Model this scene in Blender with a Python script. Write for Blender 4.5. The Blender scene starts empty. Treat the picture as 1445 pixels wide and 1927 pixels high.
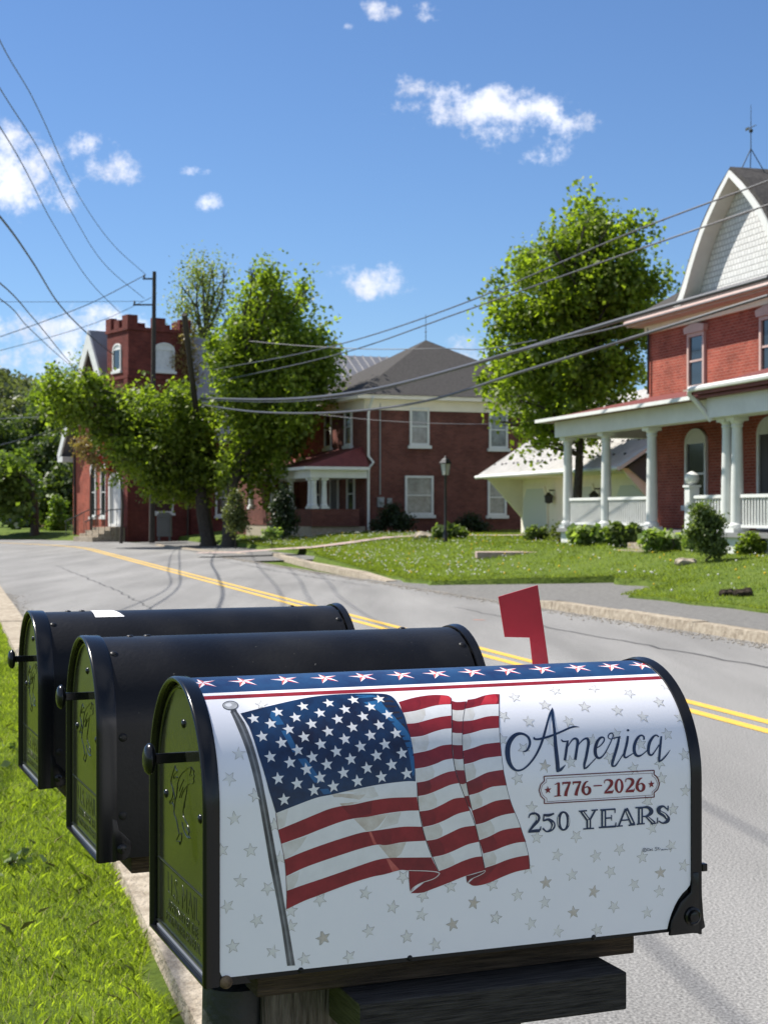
import bpy, bmesh, math, random
import numpy as np
from mathutils import Vector, Matrix
from mathutils.geometry import tessellate_polygon
R = math.radians
scene = bpy.context.scene
COL = scene.collection
random.seed(7)
rng = np.random.default_rng(7)

# ------------------------------------------------------------------ camera
F = 2895.0          # focal length in photo pixels (1445 x 1927)
CAMH = 1.5
cam_d = bpy.data.cameras.new('camera'); cam = bpy.data.objects.new('camera', cam_d); COL.objects.link(cam)
cam.location = (0, 0, CAMH); cam.rotation_euler = (R(90), 0, 0)
cam_d.sensor_fit = 'AUTO'; cam_d.sensor_width = 36.0; cam_d.lens = 36.0*F/1927.0
cam_d.clip_start = 0.05; cam_d.clip_end = 3000
cam_d.dof.use_dof = True; cam_d.dof.focus_distance = 1.52; cam_d.dof.aperture_fstop = 26.0
scene.camera = cam

# ------------------------------------------------------------------ light
SUN_EL = 55.0
SUN_AZ = (-0.90, 0.436)
S = Vector((SUN_AZ[0]*math.cos(R(SUN_EL)), SUN_AZ[1]*math.cos(R(SUN_EL)), math.sin(R(SUN_EL))))
sd = bpy.data.lights.new('sun', 'SUN'); so = bpy.data.objects.new('sun', sd); COL.objects.link(so)
sd.energy = 5.0; sd.angle = R(0.5); sd.color = (1.0, 0.95, 0.87)
so.rotation_euler = (-S).to_track_quat('-Z', 'Y').to_euler(); so.location = (-20, 10, 40)
scene.view_settings.view_transform = 'Standard'; scene.view_settings.look = 'None'
scene.view_settings.exposure = 0.78; scene.view_settings.gamma = 1.0
try:
    scene.view_settings.use_curve_mapping = False
except Exception: pass
try:
    scene.cycles.max_bounces = 8; scene.cycles.transparent_max_bounces = 12; scene.cycles.caustics_reflective = False
    scene.cycles.caustics_refractive = False; scene.cycles.sample_clamp_indirect = 6
except Exception: pass

w = bpy.data.worlds.new('World'); scene.world = w; w.use_nodes = True
nt = w.node_tree; nt.nodes.clear()
def N(nt, t, **k):
    n = nt.nodes.new(t)
    for a, b in k.items(): setattr(n, a, b)
    return n
def math_node(nt, op, a, b=None, c=None, clamp=False):
    n = nt.nodes.new('ShaderNodeMath'); n.operation = op; n.use_clamp = clamp
    for i, v in enumerate((a, b, c)):
        if v is None: continue
        if isinstance(v, (int, float)): n.inputs[i].default_value = v
        else: nt.links.new(v, n.inputs[i])
    return n.outputs[0]
def build_world():
    L = nt.links.new
    sky = N(nt, 'ShaderNodeTexSky'); sky.sky_type = 'NISHITA'; sky.sun_disc = False
    sky.sun_elevation = R(SUN_EL); sky.sun_rotation = math.atan2(SUN_AZ[0], SUN_AZ[1]) % (2*math.pi)
    sky.air_density = 1.0; sky.dust_density = 0.0; sky.ozone_density = 1.6; sky.altitude = 200
    tc = N(nt, 'ShaderNodeTexCoord'); sep = N(nt, 'ShaderNodeSeparateXYZ'); L(tc.outputs['Generated'], sep.inputs[0])
    yy = math_node(nt, 'MAXIMUM', sep.outputs[1], 0.02)
    gx = math_node(nt, 'DIVIDE', sep.outputs[0], yy); gz = math_node(nt, 'DIVIDE', sep.outputs[2], yy)
    comb = N(nt, 'ShaderNodeCombineXYZ'); L(gx, comb.inputs[0]); L(gz, comb.inputs[1])
    nz = N(nt, 'ShaderNodeTexNoise'); nz.inputs['Scale'].default_value = 48; nz.inputs['Detail'].default_value = 11; nz.inputs['Roughness'].default_value = 0.70
    L(comb.outputs[0], nz.inputs['Vector'])
    nz2 = N(nt, 'ShaderNodeTexNoise'); nz2.inputs['Scale'].default_value = 16; nz2.inputs['Detail'].default_value = 4
    L(comb.outputs[0], nz2.inputs['Vector'])
    # soft cloud centres as directions (x right, z up, over y), each an ellipse
    cl = [(905,203,175,48,1.0),(785,168,55,26,.8),(1000,205,70,30,.8),(935,252,75,32,.7),(1075,235,50,30,.7),(1035,282,40,26,.55),
          (25,330,130,80,1.0),(20,262,60,45,.7),(215,315,62,38,.85),(165,272,60,22,.55),(130,385,45,20,.6),
          (690,532,88,36,.95),(750,543,40,16,.5),(100,625,210,52,1.0),(60,668,190,50,.8),(180,600,60,26,.6),
          (712,18,42,26,.6),(805,22,26,26,.6),(395,381,24,16,.55),(905,655,70,36,.8),(372,655,60,50,.7),(358,323,24,8,.3),(1020,290,40,20,.5),(655,50,16,6,.3)]
    acc = None
    for (px, py, rx, ry, st) in cl:
        cx = (px-722.5)/F; cz = (963.5-py)/F
        a = math_node(nt, 'MULTIPLY', math_node(nt, 'SUBTRACT', gx, cx), F/rx)
        b = math_node(nt, 'MULTIPLY', math_node(nt, 'SUBTRACT', gz, cz), F/ry)
        d = math_node(nt, 'ADD', math_node(nt, 'MULTIPLY', a, a), math_node(nt, 'MULTIPLY', b, b))
        m = math_node(nt, 'MULTIPLY', math_node(nt, 'SUBTRACT', 1.0, d), st)
        acc = m if acc is None else math_node(nt, 'MAXIMUM', acc, m)
    acc = math_node(nt, 'MAXIMUM', acc, -1.2)
    n1 = math_node(nt, 'MULTIPLY', math_node(nt, 'SUBTRACT', nz.outputs[0], 0.5), 4.6)
    n2 = math_node(nt, 'MULTIPLY', math_node(nt, 'SUBTRACT', nz2.outputs[0], 0.5), 2.4)
    tot = math_node(nt, 'ADD', math_node(nt, 'ADD', math_node(nt, 'MULTIPLY', acc, 1.0), n1), n2)
    dens = N(nt, 'ShaderNodeMapRange'); dens.interpolation_type = 'SMOOTHSTEP'
    dens.inputs['From Min'].default_value = 0.0; dens.inputs['From Max'].default_value = 1.45; L(tot, dens.inputs['Value'])
    dens.clamp = True
    gate = math_node(nt, 'GREATER_THAN', sep.outputs[1], 0.05)
    # unseen broken cloud added overhead and behind, as pale fill for the shaded sides
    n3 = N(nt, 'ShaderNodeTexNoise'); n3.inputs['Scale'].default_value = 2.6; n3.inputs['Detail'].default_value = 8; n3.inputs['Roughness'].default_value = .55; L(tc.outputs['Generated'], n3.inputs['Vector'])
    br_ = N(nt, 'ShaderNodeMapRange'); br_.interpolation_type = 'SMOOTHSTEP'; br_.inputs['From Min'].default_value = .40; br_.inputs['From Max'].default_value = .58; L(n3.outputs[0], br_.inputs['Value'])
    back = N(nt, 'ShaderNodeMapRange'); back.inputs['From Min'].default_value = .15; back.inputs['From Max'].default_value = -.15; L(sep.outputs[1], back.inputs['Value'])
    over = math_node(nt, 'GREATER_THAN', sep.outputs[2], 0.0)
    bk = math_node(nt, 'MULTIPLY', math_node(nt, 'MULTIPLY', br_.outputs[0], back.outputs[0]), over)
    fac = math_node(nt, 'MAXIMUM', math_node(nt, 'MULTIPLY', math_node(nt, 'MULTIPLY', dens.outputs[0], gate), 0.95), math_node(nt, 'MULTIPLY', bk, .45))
    tint = N(nt, 'ShaderNodeMix'); tint.data_type = 'RGBA'; tint.blend_type = 'MULTIPLY'; tint.inputs[0].default_value = 1.0
    L(sky.outputs[0], tint.inputs[6]); tint.inputs[7].default_value = (SKYTINT[0], SKYTINT[1], SKYTINT[2], 1)
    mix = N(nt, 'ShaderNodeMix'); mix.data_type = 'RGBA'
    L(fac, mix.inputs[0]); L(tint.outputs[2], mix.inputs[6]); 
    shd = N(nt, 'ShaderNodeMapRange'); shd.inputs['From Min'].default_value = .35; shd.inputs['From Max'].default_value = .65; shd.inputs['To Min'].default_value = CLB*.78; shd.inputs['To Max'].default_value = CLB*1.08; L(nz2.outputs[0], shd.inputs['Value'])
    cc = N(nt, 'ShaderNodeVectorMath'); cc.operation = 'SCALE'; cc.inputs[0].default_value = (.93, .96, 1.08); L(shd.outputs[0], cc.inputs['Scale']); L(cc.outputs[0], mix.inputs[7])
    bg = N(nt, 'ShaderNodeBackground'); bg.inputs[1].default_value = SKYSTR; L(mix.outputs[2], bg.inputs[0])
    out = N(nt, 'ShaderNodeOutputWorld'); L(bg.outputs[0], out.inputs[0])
SKYTINT = (.62, .78, 1.0); CLB = 9.0; SKYSTR = 0.075
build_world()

# ------------------------------------------------------------------ helpers
def at(px, py, Y):                       # a photo pixel at distance Y -> a point
    return Vector(((px-722.5)/F*Y, Y, CAMH-(py-963.5)/F*Y))
def tag(o, label=None, cat=None, group=None, kind=None):
    if label: o['label'] = label
    if cat: o['category'] = cat
    if group: o['group'] = group
    if kind: o['kind'] = kind
    return o
def empty(name, loc, rz=0.0):
    o = bpy.data.objects.new(name, None); COL.objects.link(o); o.location = loc; o.rotation_euler = (0, 0, rz); o.empty_display_size = 0.2
    return o
def children(o): return [c for c in bpy.data.objects if c.parent == o]
def copy_tree(o, parent=None):
    c = o.copy(); COL.objects.link(c); c.parent = parent
    for ch in children(o): copy_tree(ch, c)
    return c

def mat(name, col, rough=0.7, spec=0.3, metal=0.0, var=0.0, vscale=4.0, col2=None, bump=0.0, bscale=60.0, coat=0.0, coord='Object', detail=5.0, stretch=None, dots=None):
    m = bpy.data.materials.new(name); m.use_nodes = True; t = m.node_tree; b = t.nodes['Principled BSDF']
    b.inputs['Base Color'].default_value = (*col, 1); b.inputs['Roughness'].default_value = rough
    b.inputs['Specular IOR Level'].default_value = spec; b.inputs['Metallic'].default_value = metal; b.inputs['Coat Weight'].default_value = coat
    if var or col2 or bump:
        tc = N(t, 'ShaderNodeTexCoord'); vec = tc.outputs[coord]
        if stretch:
            mp = N(t, 'ShaderNodeMapping'); mp.inputs['Scale'].default_value = stretch; t.links.new(vec, mp.inputs[0]); vec = mp.outputs[0]
        nz = N(t, 'ShaderNodeTexNoise'); nz.inputs['Scale'].default_value = vscale; nz.inputs['Detail'].default_value = detail; nz.inputs['Roughness'].default_value = 0.65
        t.links.new(vec, nz.inputs['Vector'])
        rp = N(t, 'ShaderNodeValToRGB'); c2 = col2 or tuple(min(1, c*(1+var)) for c in col); c1 = col if col2 else tuple(c*(1-var) for c in col)
        rp.color_ramp.elements[0].color = (*c1, 1); rp.color_ramp.elements[1].color = (*c2, 1)
        rp.color_ramp.elements[0].position = .33; rp.color_ramp.elements[1].position = .67
        t.links.new(nz.outputs[0], rp.inputs[0]); t.links.new(rp.outputs[0], b.inputs['Base Color'])
        if bump:
            nb = N(t, 'ShaderNodeTexNoise'); nb.inputs['Scale'].default_value = bscale; nb.inputs['Detail'].default_value = 4; t.links.new(vec, nb.inputs['Vector'])
            bp = N(t, 'ShaderNodeBump'); bp.inputs['Strength'].default_value = bump; bp.inputs['Distance'].default_value = 0.02
            t.links.new(nb.outputs[0], bp.inputs['Height']); t.links.new(bp.outputs[0], b.inputs['Normal'])
    return m
def brick_mat(name, c1, c2, mortar, row=0.075, width=0.215):
    m = bpy.data.materials.new(name); m.use_nodes = True; t = m.node_tree; b = t.nodes['Principled BSDF']; L = t.links.new
    tc = N(t, 'ShaderNodeTexCoord'); s = N(t, 'ShaderNodeSeparateXYZ'); L(tc.outputs['Object'], s.inputs[0])
    xy = math_node(t, 'ADD', s.outputs[0], s.outputs[1]); cb = N(t, 'ShaderNodeCombineXYZ'); L(xy, cb.inputs[0]); L(s.outputs[2], cb.inputs[1])
    br = N(t, 'ShaderNodeTexBrick'); br.inputs['Scale'].default_value = 1; br.inputs['Brick Width'].default_value = width; br.inputs['Row Height'].default_value = row
    br.inputs['Mortar Size'].default_value = 0.006; br.inputs['Mortar Smooth'].default_value = .3; br.inputs['Bias'].default_value = 0
    br.inputs['Color1'].default_value = (*c1, 1); br.inputs['Color2'].default_value = (*c2, 1); br.inputs['Mortar'].default_value = (*mortar, 1)
    L(cb.outputs[0], br.inputs['Vector'])
    nz = N(t, 'ShaderNodeTexNoise'); nz.inputs['Scale'].default_value = 0.9; nz.inputs['Detail'].default_value = 8; nz.inputs['Roughness'].default_value = .7; L(tc.outputs['Object'], nz.inputs['Vector'])
    rp = N(t, 'ShaderNodeMapRange'); rp.inputs['From Min'].default_value = .3; rp.inputs['From Max'].default_value = .7; rp.inputs['To Min'].default_value = .6; rp.inputs['To Max'].default_value = 1.3
    L(nz.outputs[0], rp.inputs['Value'])
    mx = N(t, 'ShaderNodeVectorMath'); mx.operation = 'SCALE'; L(br.outputs[0], mx.inputs[0]); L(rp.outputs[0], mx.inputs['Scale'])
    L(mx.outputs[0], b.inputs['Base Color']); b.inputs['Roughness'].default_value = .85; b.inputs['Specular IOR Level'].default_value = .2
    bp = N(t, 'ShaderNodeBump'); bp.inputs['Strength'].default_value = .6; bp.inputs['Distance'].default_value = .01; bp.invert = True
    L(br.outputs['Fac'], bp.inputs['Height']); L(bp.outputs[0], b.inputs['Normal'])
    return m
def leaf_mat(name, c1, c2, trans=0.45, vscale=1.3):
    m = bpy.data.materials.new(name); m.use_nodes = True; t = m.node_tree; L = t.links.new
    b = t.nodes['Principled BSDF']; out = t.nodes['Material Output']
    g = N(t, 'ShaderNodeNewGeometry')
    nz = N(t, 'ShaderNodeTexNoise'); nz.inputs['Scale'].default_value = vscale; nz.inputs['Detail'].default_value = 3; L(g.outputs['Position'], nz.inputs['Vector'])
    ad = math_node(t, 'ADD', math_node(t, 'MULTIPLY', g.outputs['Random Per Island'], 0.55), math_node(t, 'MULTIPLY', nz.outputs[0], 0.6))
    rp = N(t, 'ShaderNodeValToRGB'); rp.color_ramp.elements[0].color = (*c1, 1); rp.color_ramp.elements[1].color = (*c2, 1)
    rp.color_ramp.elements[0].position = .25; rp.color_ramp.elements[1].position = .85
    L(ad, rp.inputs[0]); L(rp.outputs[0], b.inputs['Base Color']); b.inputs['Roughness'].default_value = .5; b.inputs['Specular IOR Level'].default_value = .35
    tr = N(t, 'ShaderNodeBsdfTranslucent')
    hs = N(t, 'ShaderNodeMix'); hs.data_type = 'RGBA'; hs.blend_type = 'MULTIPLY'; hs.inputs[0].default_value = 1; L(rp.outputs[0], hs.inputs[6]); hs.inputs[7].default_value = (2.1, 2.3, .7, 1)
    L(hs.outputs[2], tr.inputs[0])
    ms = N(t, 'ShaderNodeMixShader'); ms.inputs[0].default_value = trans; L(b.outputs[0], ms.inputs[1]); L(tr.outputs[0], ms.inputs[2]); L(ms.outputs[0], out.inputs[0])
    return m

class MB:
    def __init__(s): s.v = []; s.f = []; s.m = []; s.cm = 0
    def pt(s, p): s.v.append(tuple(p)); return len(s.v)-1
    def face(s, pts, m=None):
        s.f.append([s.pt(p) for p in pts]); s.m.append(s.cm if m is None else m)
    def box(s, a, b, m=None, fr=None):
        x0, y0, z0 = a; x1, y1, z1 = b
        P = [(x0,y0,z0),(x1,y0,z0),(x1,y1,z0),(x0,y1,z0),(x0,y0,z1),(x1,y0,z1),(x1,y1,z1),(x0,y1,z1)]
        if fr: P = [fr(*p) for p in P]
        k = len(s.v); s.v += [tuple(p) for p in P]
        for q in ((0,3,2,1),(4,5,6,7),(0,1,5,4),(1,2,6,5),(2,3,7,6),(3,0,4,7)):
            s.f.append([k+i for i in q]); s.m.append(s.cm if m is None else m)
    def prism(s, poly, d0, d1, fr, m=None):       # poly in (a,c); extruded between d0,d1 ; fr(a,d,c)->point
        n = len(poly); k = len(s.v)
        for d in (d0, d1):
            for (a, c) in poly: s.v.append(tuple(fr(a, d, c)))
        mm = s.cm if m is None else m
        s.f.append([k+i for i in range(n)]); s.m.append(mm); s.f.append([k+n+i for i in range(n)][::-1]); s.m.append(mm)
        for i in range(n):
            j = (i+1) % n; s.f.append([k+i, k+n+i, k+n+j, k+j]); s.m.append(mm)
    def tube(s, pts, r, n=8, m=None, cap=True):
        pts = [Vector(p) for p in pts]; k = len(s.v); up = None; mm = s.cm if m is None else m
        rs = r if isinstance(r, (list, tuple)) else [r]*len(pts)
        for i, p in enumerate(pts):
            d = (pts[min(i+1, len(pts)-1)] - pts[max(i-1, 0)]).normalized()
            if up is None: up = Vector((0,0,1)) if abs(d.z) < .9 else Vector((1,0,0))
            x = d.cross(up).normalized(); y = x.cross(d).normalized(); up = y
            for j in range(n):
                a = 2*math.pi*j/n; s.v.append(tuple(p + (x*math.cos(a)+y*math.sin(a))*rs[i]))
        for i in range(len(pts)-1):
            for j in range(n):
                q = (j+1) % n; s.f.append([k+i*n+j, k+i*n+q, k+(i+1)*n+q, k+(i+1)*n+j]); s.m.append(mm)
        if cap:
            s.f.append([k+j for j in range(n)][::-1]); s.m.append(mm)
            e = k+(len(pts)-1)*n; s.f.append([e+j for j in range(n)]); s.m.append(mm)
    def lathe(s, prof, c, n=20, axis='z', m=None, scale=(1,1)):    # prof (r,h) along axis from c
        k = len(s.v); mm = s.cm if m is None else m; c = Vector(c)
        for (r, h) in prof:
            for j in range(n):
                a = 2*math.pi*j/n; p, q = r*math.cos(a)*scale[0], r*math.sin(a)*scale[1]
                if axis == 'z': o = Vector((p, q, h))
                elif axis == 'x': o = Vector((h, p, q))
                else: o = Vector((p, h, q))
                s.v.append(tuple(c+o))
        for i in range(len(prof)-1):
            for j in range(n):
                q = (j+1) % n; s.f.append([k+i*n+j, k+i*n+q, k+(i+1)*n+q, k+(i+1)*n+j]); s.m.append(mm)
        s.f.append([k+j for j in range(n)][::-1]); s.m.append(mm)
        e = k+(len(prof)-1)*n; s.f.append([e+j for j in range(n)]); s.m.append(mm)
    def build(s, name, mats, parent=None, smooth=False, bevel=0.0, loc=None, angle=35):
        me = bpy.data.meshes.new(name); me.from_pydata(s.v, [], s.f); me.update()
        if not isinstance(mats, (list, tuple)): mats = [mats]
        for q in mats: me.materials.append(q)
        if len(mats) > 1: me.polygons.foreach_set('material_index', s.m)
        bm = bmesh.new(); bm.from_mesh(me); bmesh.ops.recalc_face_normals(bm, faces=bm.faces)
        if bevel:
            ed = [e for e in bm.edges if e.is_manifold and e.calc_face_angle(0) > R(40)]
            bmesh.ops.bevel(bm, geom=ed, offset=bevel, segments=2, profile=.5, affect='EDGES', clamp_overlap=True)
        bm.to_mesh(me); bm.free()
        if smooth:
            me.polygons.foreach_set('use_smooth', [True]*len(me.polygons))
            try: me.set_sharp_from_angle(angle=R(angle))
            except Exception: pass
        o = bpy.data.objects.new(name, me); COL.objects.link(o)
        if parent is not None: o.parent = parent
        if loc is not None: o.location = loc
        return o
def frX(y0, sgn=-1): return lambda a, d, c: (a, y0+sgn*d, c)      # wall along local x, d = outwards
def frY(x0, sgn=-1): return lambda a, d, c: (x0+sgn*d, a, c)      # wall along local y

def np_mesh(name, verts, faces, material, parent=None, smooth=False):
    me = bpy.data.meshes.new(name); nv = len(verts); nf, k = faces.shape
    me.vertices.add(nv); me.vertices.foreach_set('co', verts.astype(np.float32).ravel())
    me.loops.add(nf*k); me.loops.foreach_set('vertex_index', faces.astype(np.int32).ravel())
    me.polygons.add(nf); me.polygons.foreach_set('loop_start', np.arange(0, nf*k, k, dtype=np.int32))
    me.polygons.foreach_set('loop_total', np.full(nf, k, dtype=np.int32))
    me.update(calc_edges=True); me.materials.append(material)
    if smooth: me.polygons.foreach_set('use_smooth', [True]*nf)
    o = bpy.data.objects.new(name, me); COL.objects.link(o)
    if parent is not None: o.parent = parent
    return o
# ------------------------------------------------------------------ ground, road, lawns
RD = Vector((-0.2723, 0.9622)); RN = Vector((0.9622, 0.2723))       # along the road, to its right
def pq(p, q): return (RN.x*p+RD.x*q, RN.y*p+RD.y*q)                  # road coordinates -> x, y
def sst(a, b, x):
    t = max(0.0, min(1.0, (x-a)/(b-a))); return t*t*(3-2*t)
def ground_h(x, y):
    p = RN.x*x+RN.y*y; q = RD.x*x+RD.y*y
    h = 0.10 + 0.13*sst(9.0, 11.2, p) + 0.42*sst(11, 15.5, p) + 0.25*sst(17, 40, p)
    h *= sst(8.6, 9.6, p) if False else 1
    return h
M = {}
def asphalt_mat():
    m = bpy.data.materials.new('asphalt'); m.use_nodes = True; t = m.node_tree; b = t.nodes['Principled BSDF']; L = t.links.new
    tc = N(t, 'ShaderNodeTexCoord'); mp = N(t, 'ShaderNodeMapping'); mp.inputs['Rotation'].default_value = (0, 0, -math.atan2(.2723, .9622)); mp.inputs['Scale'].default_value = (1, .12, 1); L(tc.outputs['Object'], mp.inputs[0])
    n1 = N(t, 'ShaderNodeTexNoise'); n1.inputs['Scale'].default_value = 95; n1.inputs['Detail'].default_value = 2; L(tc.outputs['Object'], n1.inputs['Vector'])
    r1 = N(t, 'ShaderNodeValToRGB'); r1.color_ramp.elements[0].color = (.115,.113,.108,1); r1.color_ramp.elements[1].color = (.315,.308,.292,1); r1.color_ramp.elements[0].position = .34; r1.color_ramp.elements[1].position = .68; L(n1.outputs[0], r1.inputs[0])
    n2 = N(t, 'ShaderNodeTexNoise'); n2.inputs['Scale'].default_value = 1.1; n2.inputs['Detail'].default_value = 7; L(mp.outputs[0], n2.inputs['Vector'])
    r2 = N(t, 'ShaderNodeMapRange'); r2.inputs['From Min'].default_value = .3; r2.inputs['From Max'].default_value = .7; r2.inputs['To Min'].default_value = .76; r2.inputs['To Max'].default_value = 1.20; L(n2.outputs[0], r2.inputs['Value'])
    vm = N(t, 'ShaderNodeVectorMath'); vm.operation = 'SCALE'; L(r1.outputs[0], vm.inputs[0]); L(r2.outputs[0], vm.inputs['Scale']); L(vm.outputs[0], b.inputs['Base Color'])
    b.inputs['Roughness'].default_value = .85; b.inputs['Specular IOR Level'].default_value = .3
    bp = N(t, 'ShaderNodeBump'); bp.inputs['Strength'].default_value = .7; bp.inputs['Distance'].default_value = .006; L(n1.outputs[0], bp.inputs['Height']); L(bp.outputs[0], b.inputs['Normal'])
    return m
M['asphalt'] = asphalt_mat()
M['tar'] = mat('tar', (.05,.05,.05), rough=.7, var=.3, vscale=10)
M['old_asphalt'] = mat('old_asphalt', (.115,.112,.106), rough=.95, spec=.2, col2=(.21,.205,.192), vscale=14, bump=1.0, bscale=45, detail=14)
M['yellow_paint'] = mat('yellow_paint', (.60,.36,.035), rough=.7, spec=.3, col2=(.70,.44,.06), vscale=16, bump=.2, bscale=150, detail=10)
_r = [n for n in M['yellow_paint'].node_tree.nodes if n.type == 'VALTORGB'][0].color_ramp; _e = _r.elements.new(.30); _e.color = (.30,.26,.17,1); _r.elements[0].position = .27; _r.elements[0].color = (.26,.25,.22,1); _r.elements[1].position = .33; _r.elements[1].color = (.55,.35,.06,1)
M['concrete'] = mat('concrete', (.22,.18,.13), rough=.9, spec=.2, col2=(.46,.40,.31), vscale=11, bump=.8, bscale=60)
M['path'] = mat('path', (.30,.22,.19), rough=.95, col2=(.42,.33,.29), vscale=8)
M['soil'] = mat('soil', (.045,.07,.012), rough=1, spec=.1, col2=(.10,.14,.02), vscale=9, bump=.6, bscale=40)
M['turf'] = mat('turf', (.060,.10,.014), rough=.95, spec=.12, col2=(.12,.16,.03), vscale=3.5, bump=.9, bscale=30, detail=8)

def sheet(name, xs, ys, hf, m):
    mb = MB()
    idx = {}
    for i, x in enumerate(xs):
        for j, y in enumerate(ys): idx[i, j] = mb.pt((x, y, hf(x, y)))
    for i in range(len(xs)-1):
        for j in range(len(ys)-1):
            mb.f.append([idx[i,j], idx[i+1,j], idx[i+1,j+1], idx[i,j+1]]); mb.m.append(0)
    o = mb.build(name, m, smooth=True); tag(o, kind='structure'); return o
def poly_sheet(name, pts, z, m):
    mb = MB(); mb.face([(x, y, z) for x, y in pts]); o = mb.build(name, m); tag(o, kind='structure'); return o

# everything far: one sheet to the horizon (dips under the road)
def far_h(x, y): return -0.03
sheet('ground', [-1500,-400,-150,-60,-20,0,20,60,150,400,1500], [-60,-10,0,20,50,86,100,200,500,1200,2600], far_h, M['turf'])
# the road: straight, then bending left in front of the church
def road_outline():
    r = [pq(8.95, q) for q in (-25, -10, 0, 10, 20, 30, 40, 50, 60, 68)]
    r += [(-11.7,74.5),(-13.5,77.6),(-16.5,81),(-21,84.6),(-28,87.4),(-40,90),(-70,94)]
    l = [(-70,80),(-40,74),(-26,66)] + [pq(.93, q) for q in (52, 40, 20, 10, 0, -10, -25)]
    return r + l
poly_sheet('road', road_outline(), 0.0, M['asphalt'])
# double yellow line, followed along the road
def line_strip(mb, off, wdt, z):
    def c(q):
        if q < 62: return Vector(pq(5.5, q)), RN.copy()
        t = (q-62); ang = R(min(t*1.6, 36)); 
        base = Vector(pq(5.5, 62)); p = base.copy(); a = 0
        n = int(t/1.0); 
        for i in range(n):
            a = R(min(i*1.6, 36)); d = Vector((RD.x*math.cos(a)-RD.y*math.sin(a), RD.x*math.sin(a)+RD.y*math.cos(a))); p += d
        d = Vector((RD.x*math.cos(a)-RD.y*math.sin(a), RD.x*math.sin(a)+RD.y*math.cos(a)))
        return p, Vector((d.y, -d.x))
    qs = [-20+i for i in range(0, 112)]
    for i in range(len(qs)-1):
        (a, na), (b, nb) = c(qs[i]), c(qs[i+1])
        P = [a+na*(off-wdt/2), a+na*(off+wdt/2), b+nb*(off+wdt/2), b+nb*(off-wdt/2)]
        mb.face([(p.x, p.y, z) for p in P])
mb = MB(); line_strip(mb, -.12, .11, .004); line_strip(mb, .12, .11, .004)
tag(mb.build('road_markings', M['yellow_paint']), kind='structure')

# cracks in the asphalt, hairline strips of tar
def crack(mb, pts, w0, seed):
    rr = random.Random(seed); P = []
    for a, b in zip(pts[:-1], pts[1:]):
        n = max(2, int(math.hypot(b[0]-a[0], b[1]-a[1])/.35))
        for i in range(n): t = i/n; P.append((a[0]+(b[0]-a[0])*t+rr.uniform(-.05, .05), a[1]+(b[1]-a[1])*t+rr.uniform(-.05, .05)))
    P.append(pts[-1])
    for i in range(len(P)-1):
        a, b = Vector(pq(*P[i])), Vector(pq(*P[i+1])); d = (b-a).normalized(); n = Vector((-d.y, d.x))*w0*(.35+.65*math.sin(math.pi*(i+.5)/len(P)))*.5
        mb.face([(a.x-n.x, a.y-n.y, .003), (a.x+n.x, a.y+n.y, .003), (b.x+n.x, b.y+n.y, .003), (b.x-n.x, b.y-n.y, .003)])
mb = MB()
crack(mb, [(7.7, 23), (7.5, 19), (7.55, 14), (7.8, 9), (7.7, 2)], .045, 1); crack(mb, [(6.1, 8.6), (7.2, 9.1), (8.6, 9.0)], .03, 2); crack(mb, [(2.2, 10), (3.4, 10.4), (5, 10.2)], .02, 3)
crack(mb, [(8.1, 47), (8.0, 38), (8.2, 30)], .05, 4); crack(mb, [(1.5, 34), (4, 34.6), (8, 34.2)], .03, 5); crack(mb, [(3.0, 22), (3.1, 30), (2.9, 44)], .03, 6)
tag(mb.build('road_cracks', M['tar']), kind='structure')
M['survey_orange'] = mat('survey_orange', (.60,.20,.11), rough=.8, col2=(.30,.22,.19), vscale=30)
mb = MB(); a_, b_ = at(890, 1167, 21.4), at(912, 1168, 21.3); mb.face([(a_.x, 21.35, .0035), (b_.x, 21.3, .0035), (b_.x, 21.37, .0035), (a_.x, 21.42, .0035)]); tag(mb.build('survey_mark', M['survey_orange']), kind='structure')

# lawns: left verge, right side terrain
def strip_terrain(name, ps, qs, hf, m):
    mb = MB(); idx = {}
    for i, p in enumerate(ps):
        for j, q in enumerate(qs):
            x, y = pq(p, q); idx[i, j] = mb.pt((x, y, hf(p, q)))
    for i in range(len(ps)-1):
        for j in range(len(qs)-1):
            mb.f.append([idx[i,j], idx[i,j+1], idx[i+1,j+1], idx[i+1,j]]); mb.m.append(0)
    o = mb.build(name, m, smooth=True); tag(o, kind='structure'); return o
def verge_h(p, q): return .076
strip_terrain('verge', [.66,.5,.2,-.2,-.8,-1.6,-3,-6,-12,-30], [-12+i*1.2 for i in range(56)], verge_h, M['soil'])
def lawn_edge(q):
    # distance right of the road axis where the grass begins
    if q > 46: return 11.4
    if q > 32.5: return 9.25+(q-32.5)*.11
    if q > 29.5: return 9.25+.1*math.sin(q*3)
    if q > 27: return 12-(q-27)*1.1
    if q > 24: return 12.0+.12*math.sin(q*4)
    if q > 22.5: return 12.0-(24-q)*1.2
    return 10.35+.05*math.sin(q*3.3)+.04*(22.5-q)
def lawn_h(p, q):
    x, y = pq(p, q); h = ground_h(x, y)
    h += .03*math.sin(q*.5+p)*sst(12, 16, p)
    return h
ps = [0,.12,.4,1,1.8,2.6,3.4,4.2,5,6,8,12,20,35,60]
qs = [-12+i*.5 for i in range(200)]
mb = MB(); idx = {}
for i, dp in enumerate(ps):
    for j, q in enumerate(qs):
        p = lawn_edge(q)+dp; x, y = pq(p, q); idx[i, j] = mb.pt((x, y, lawn_h(p, q) if i else -.02))
for i in range(len(ps)-1):
    for j in range(len(qs)-1):
        mb.f.append([idx[i,j], idx[i,j+1], idx[i+1,j+1], idx[i+1,j]]); mb.m.append(0)
tag(mb.build('lawn', M['turf'], smooth=True), kind='structure')
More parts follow.
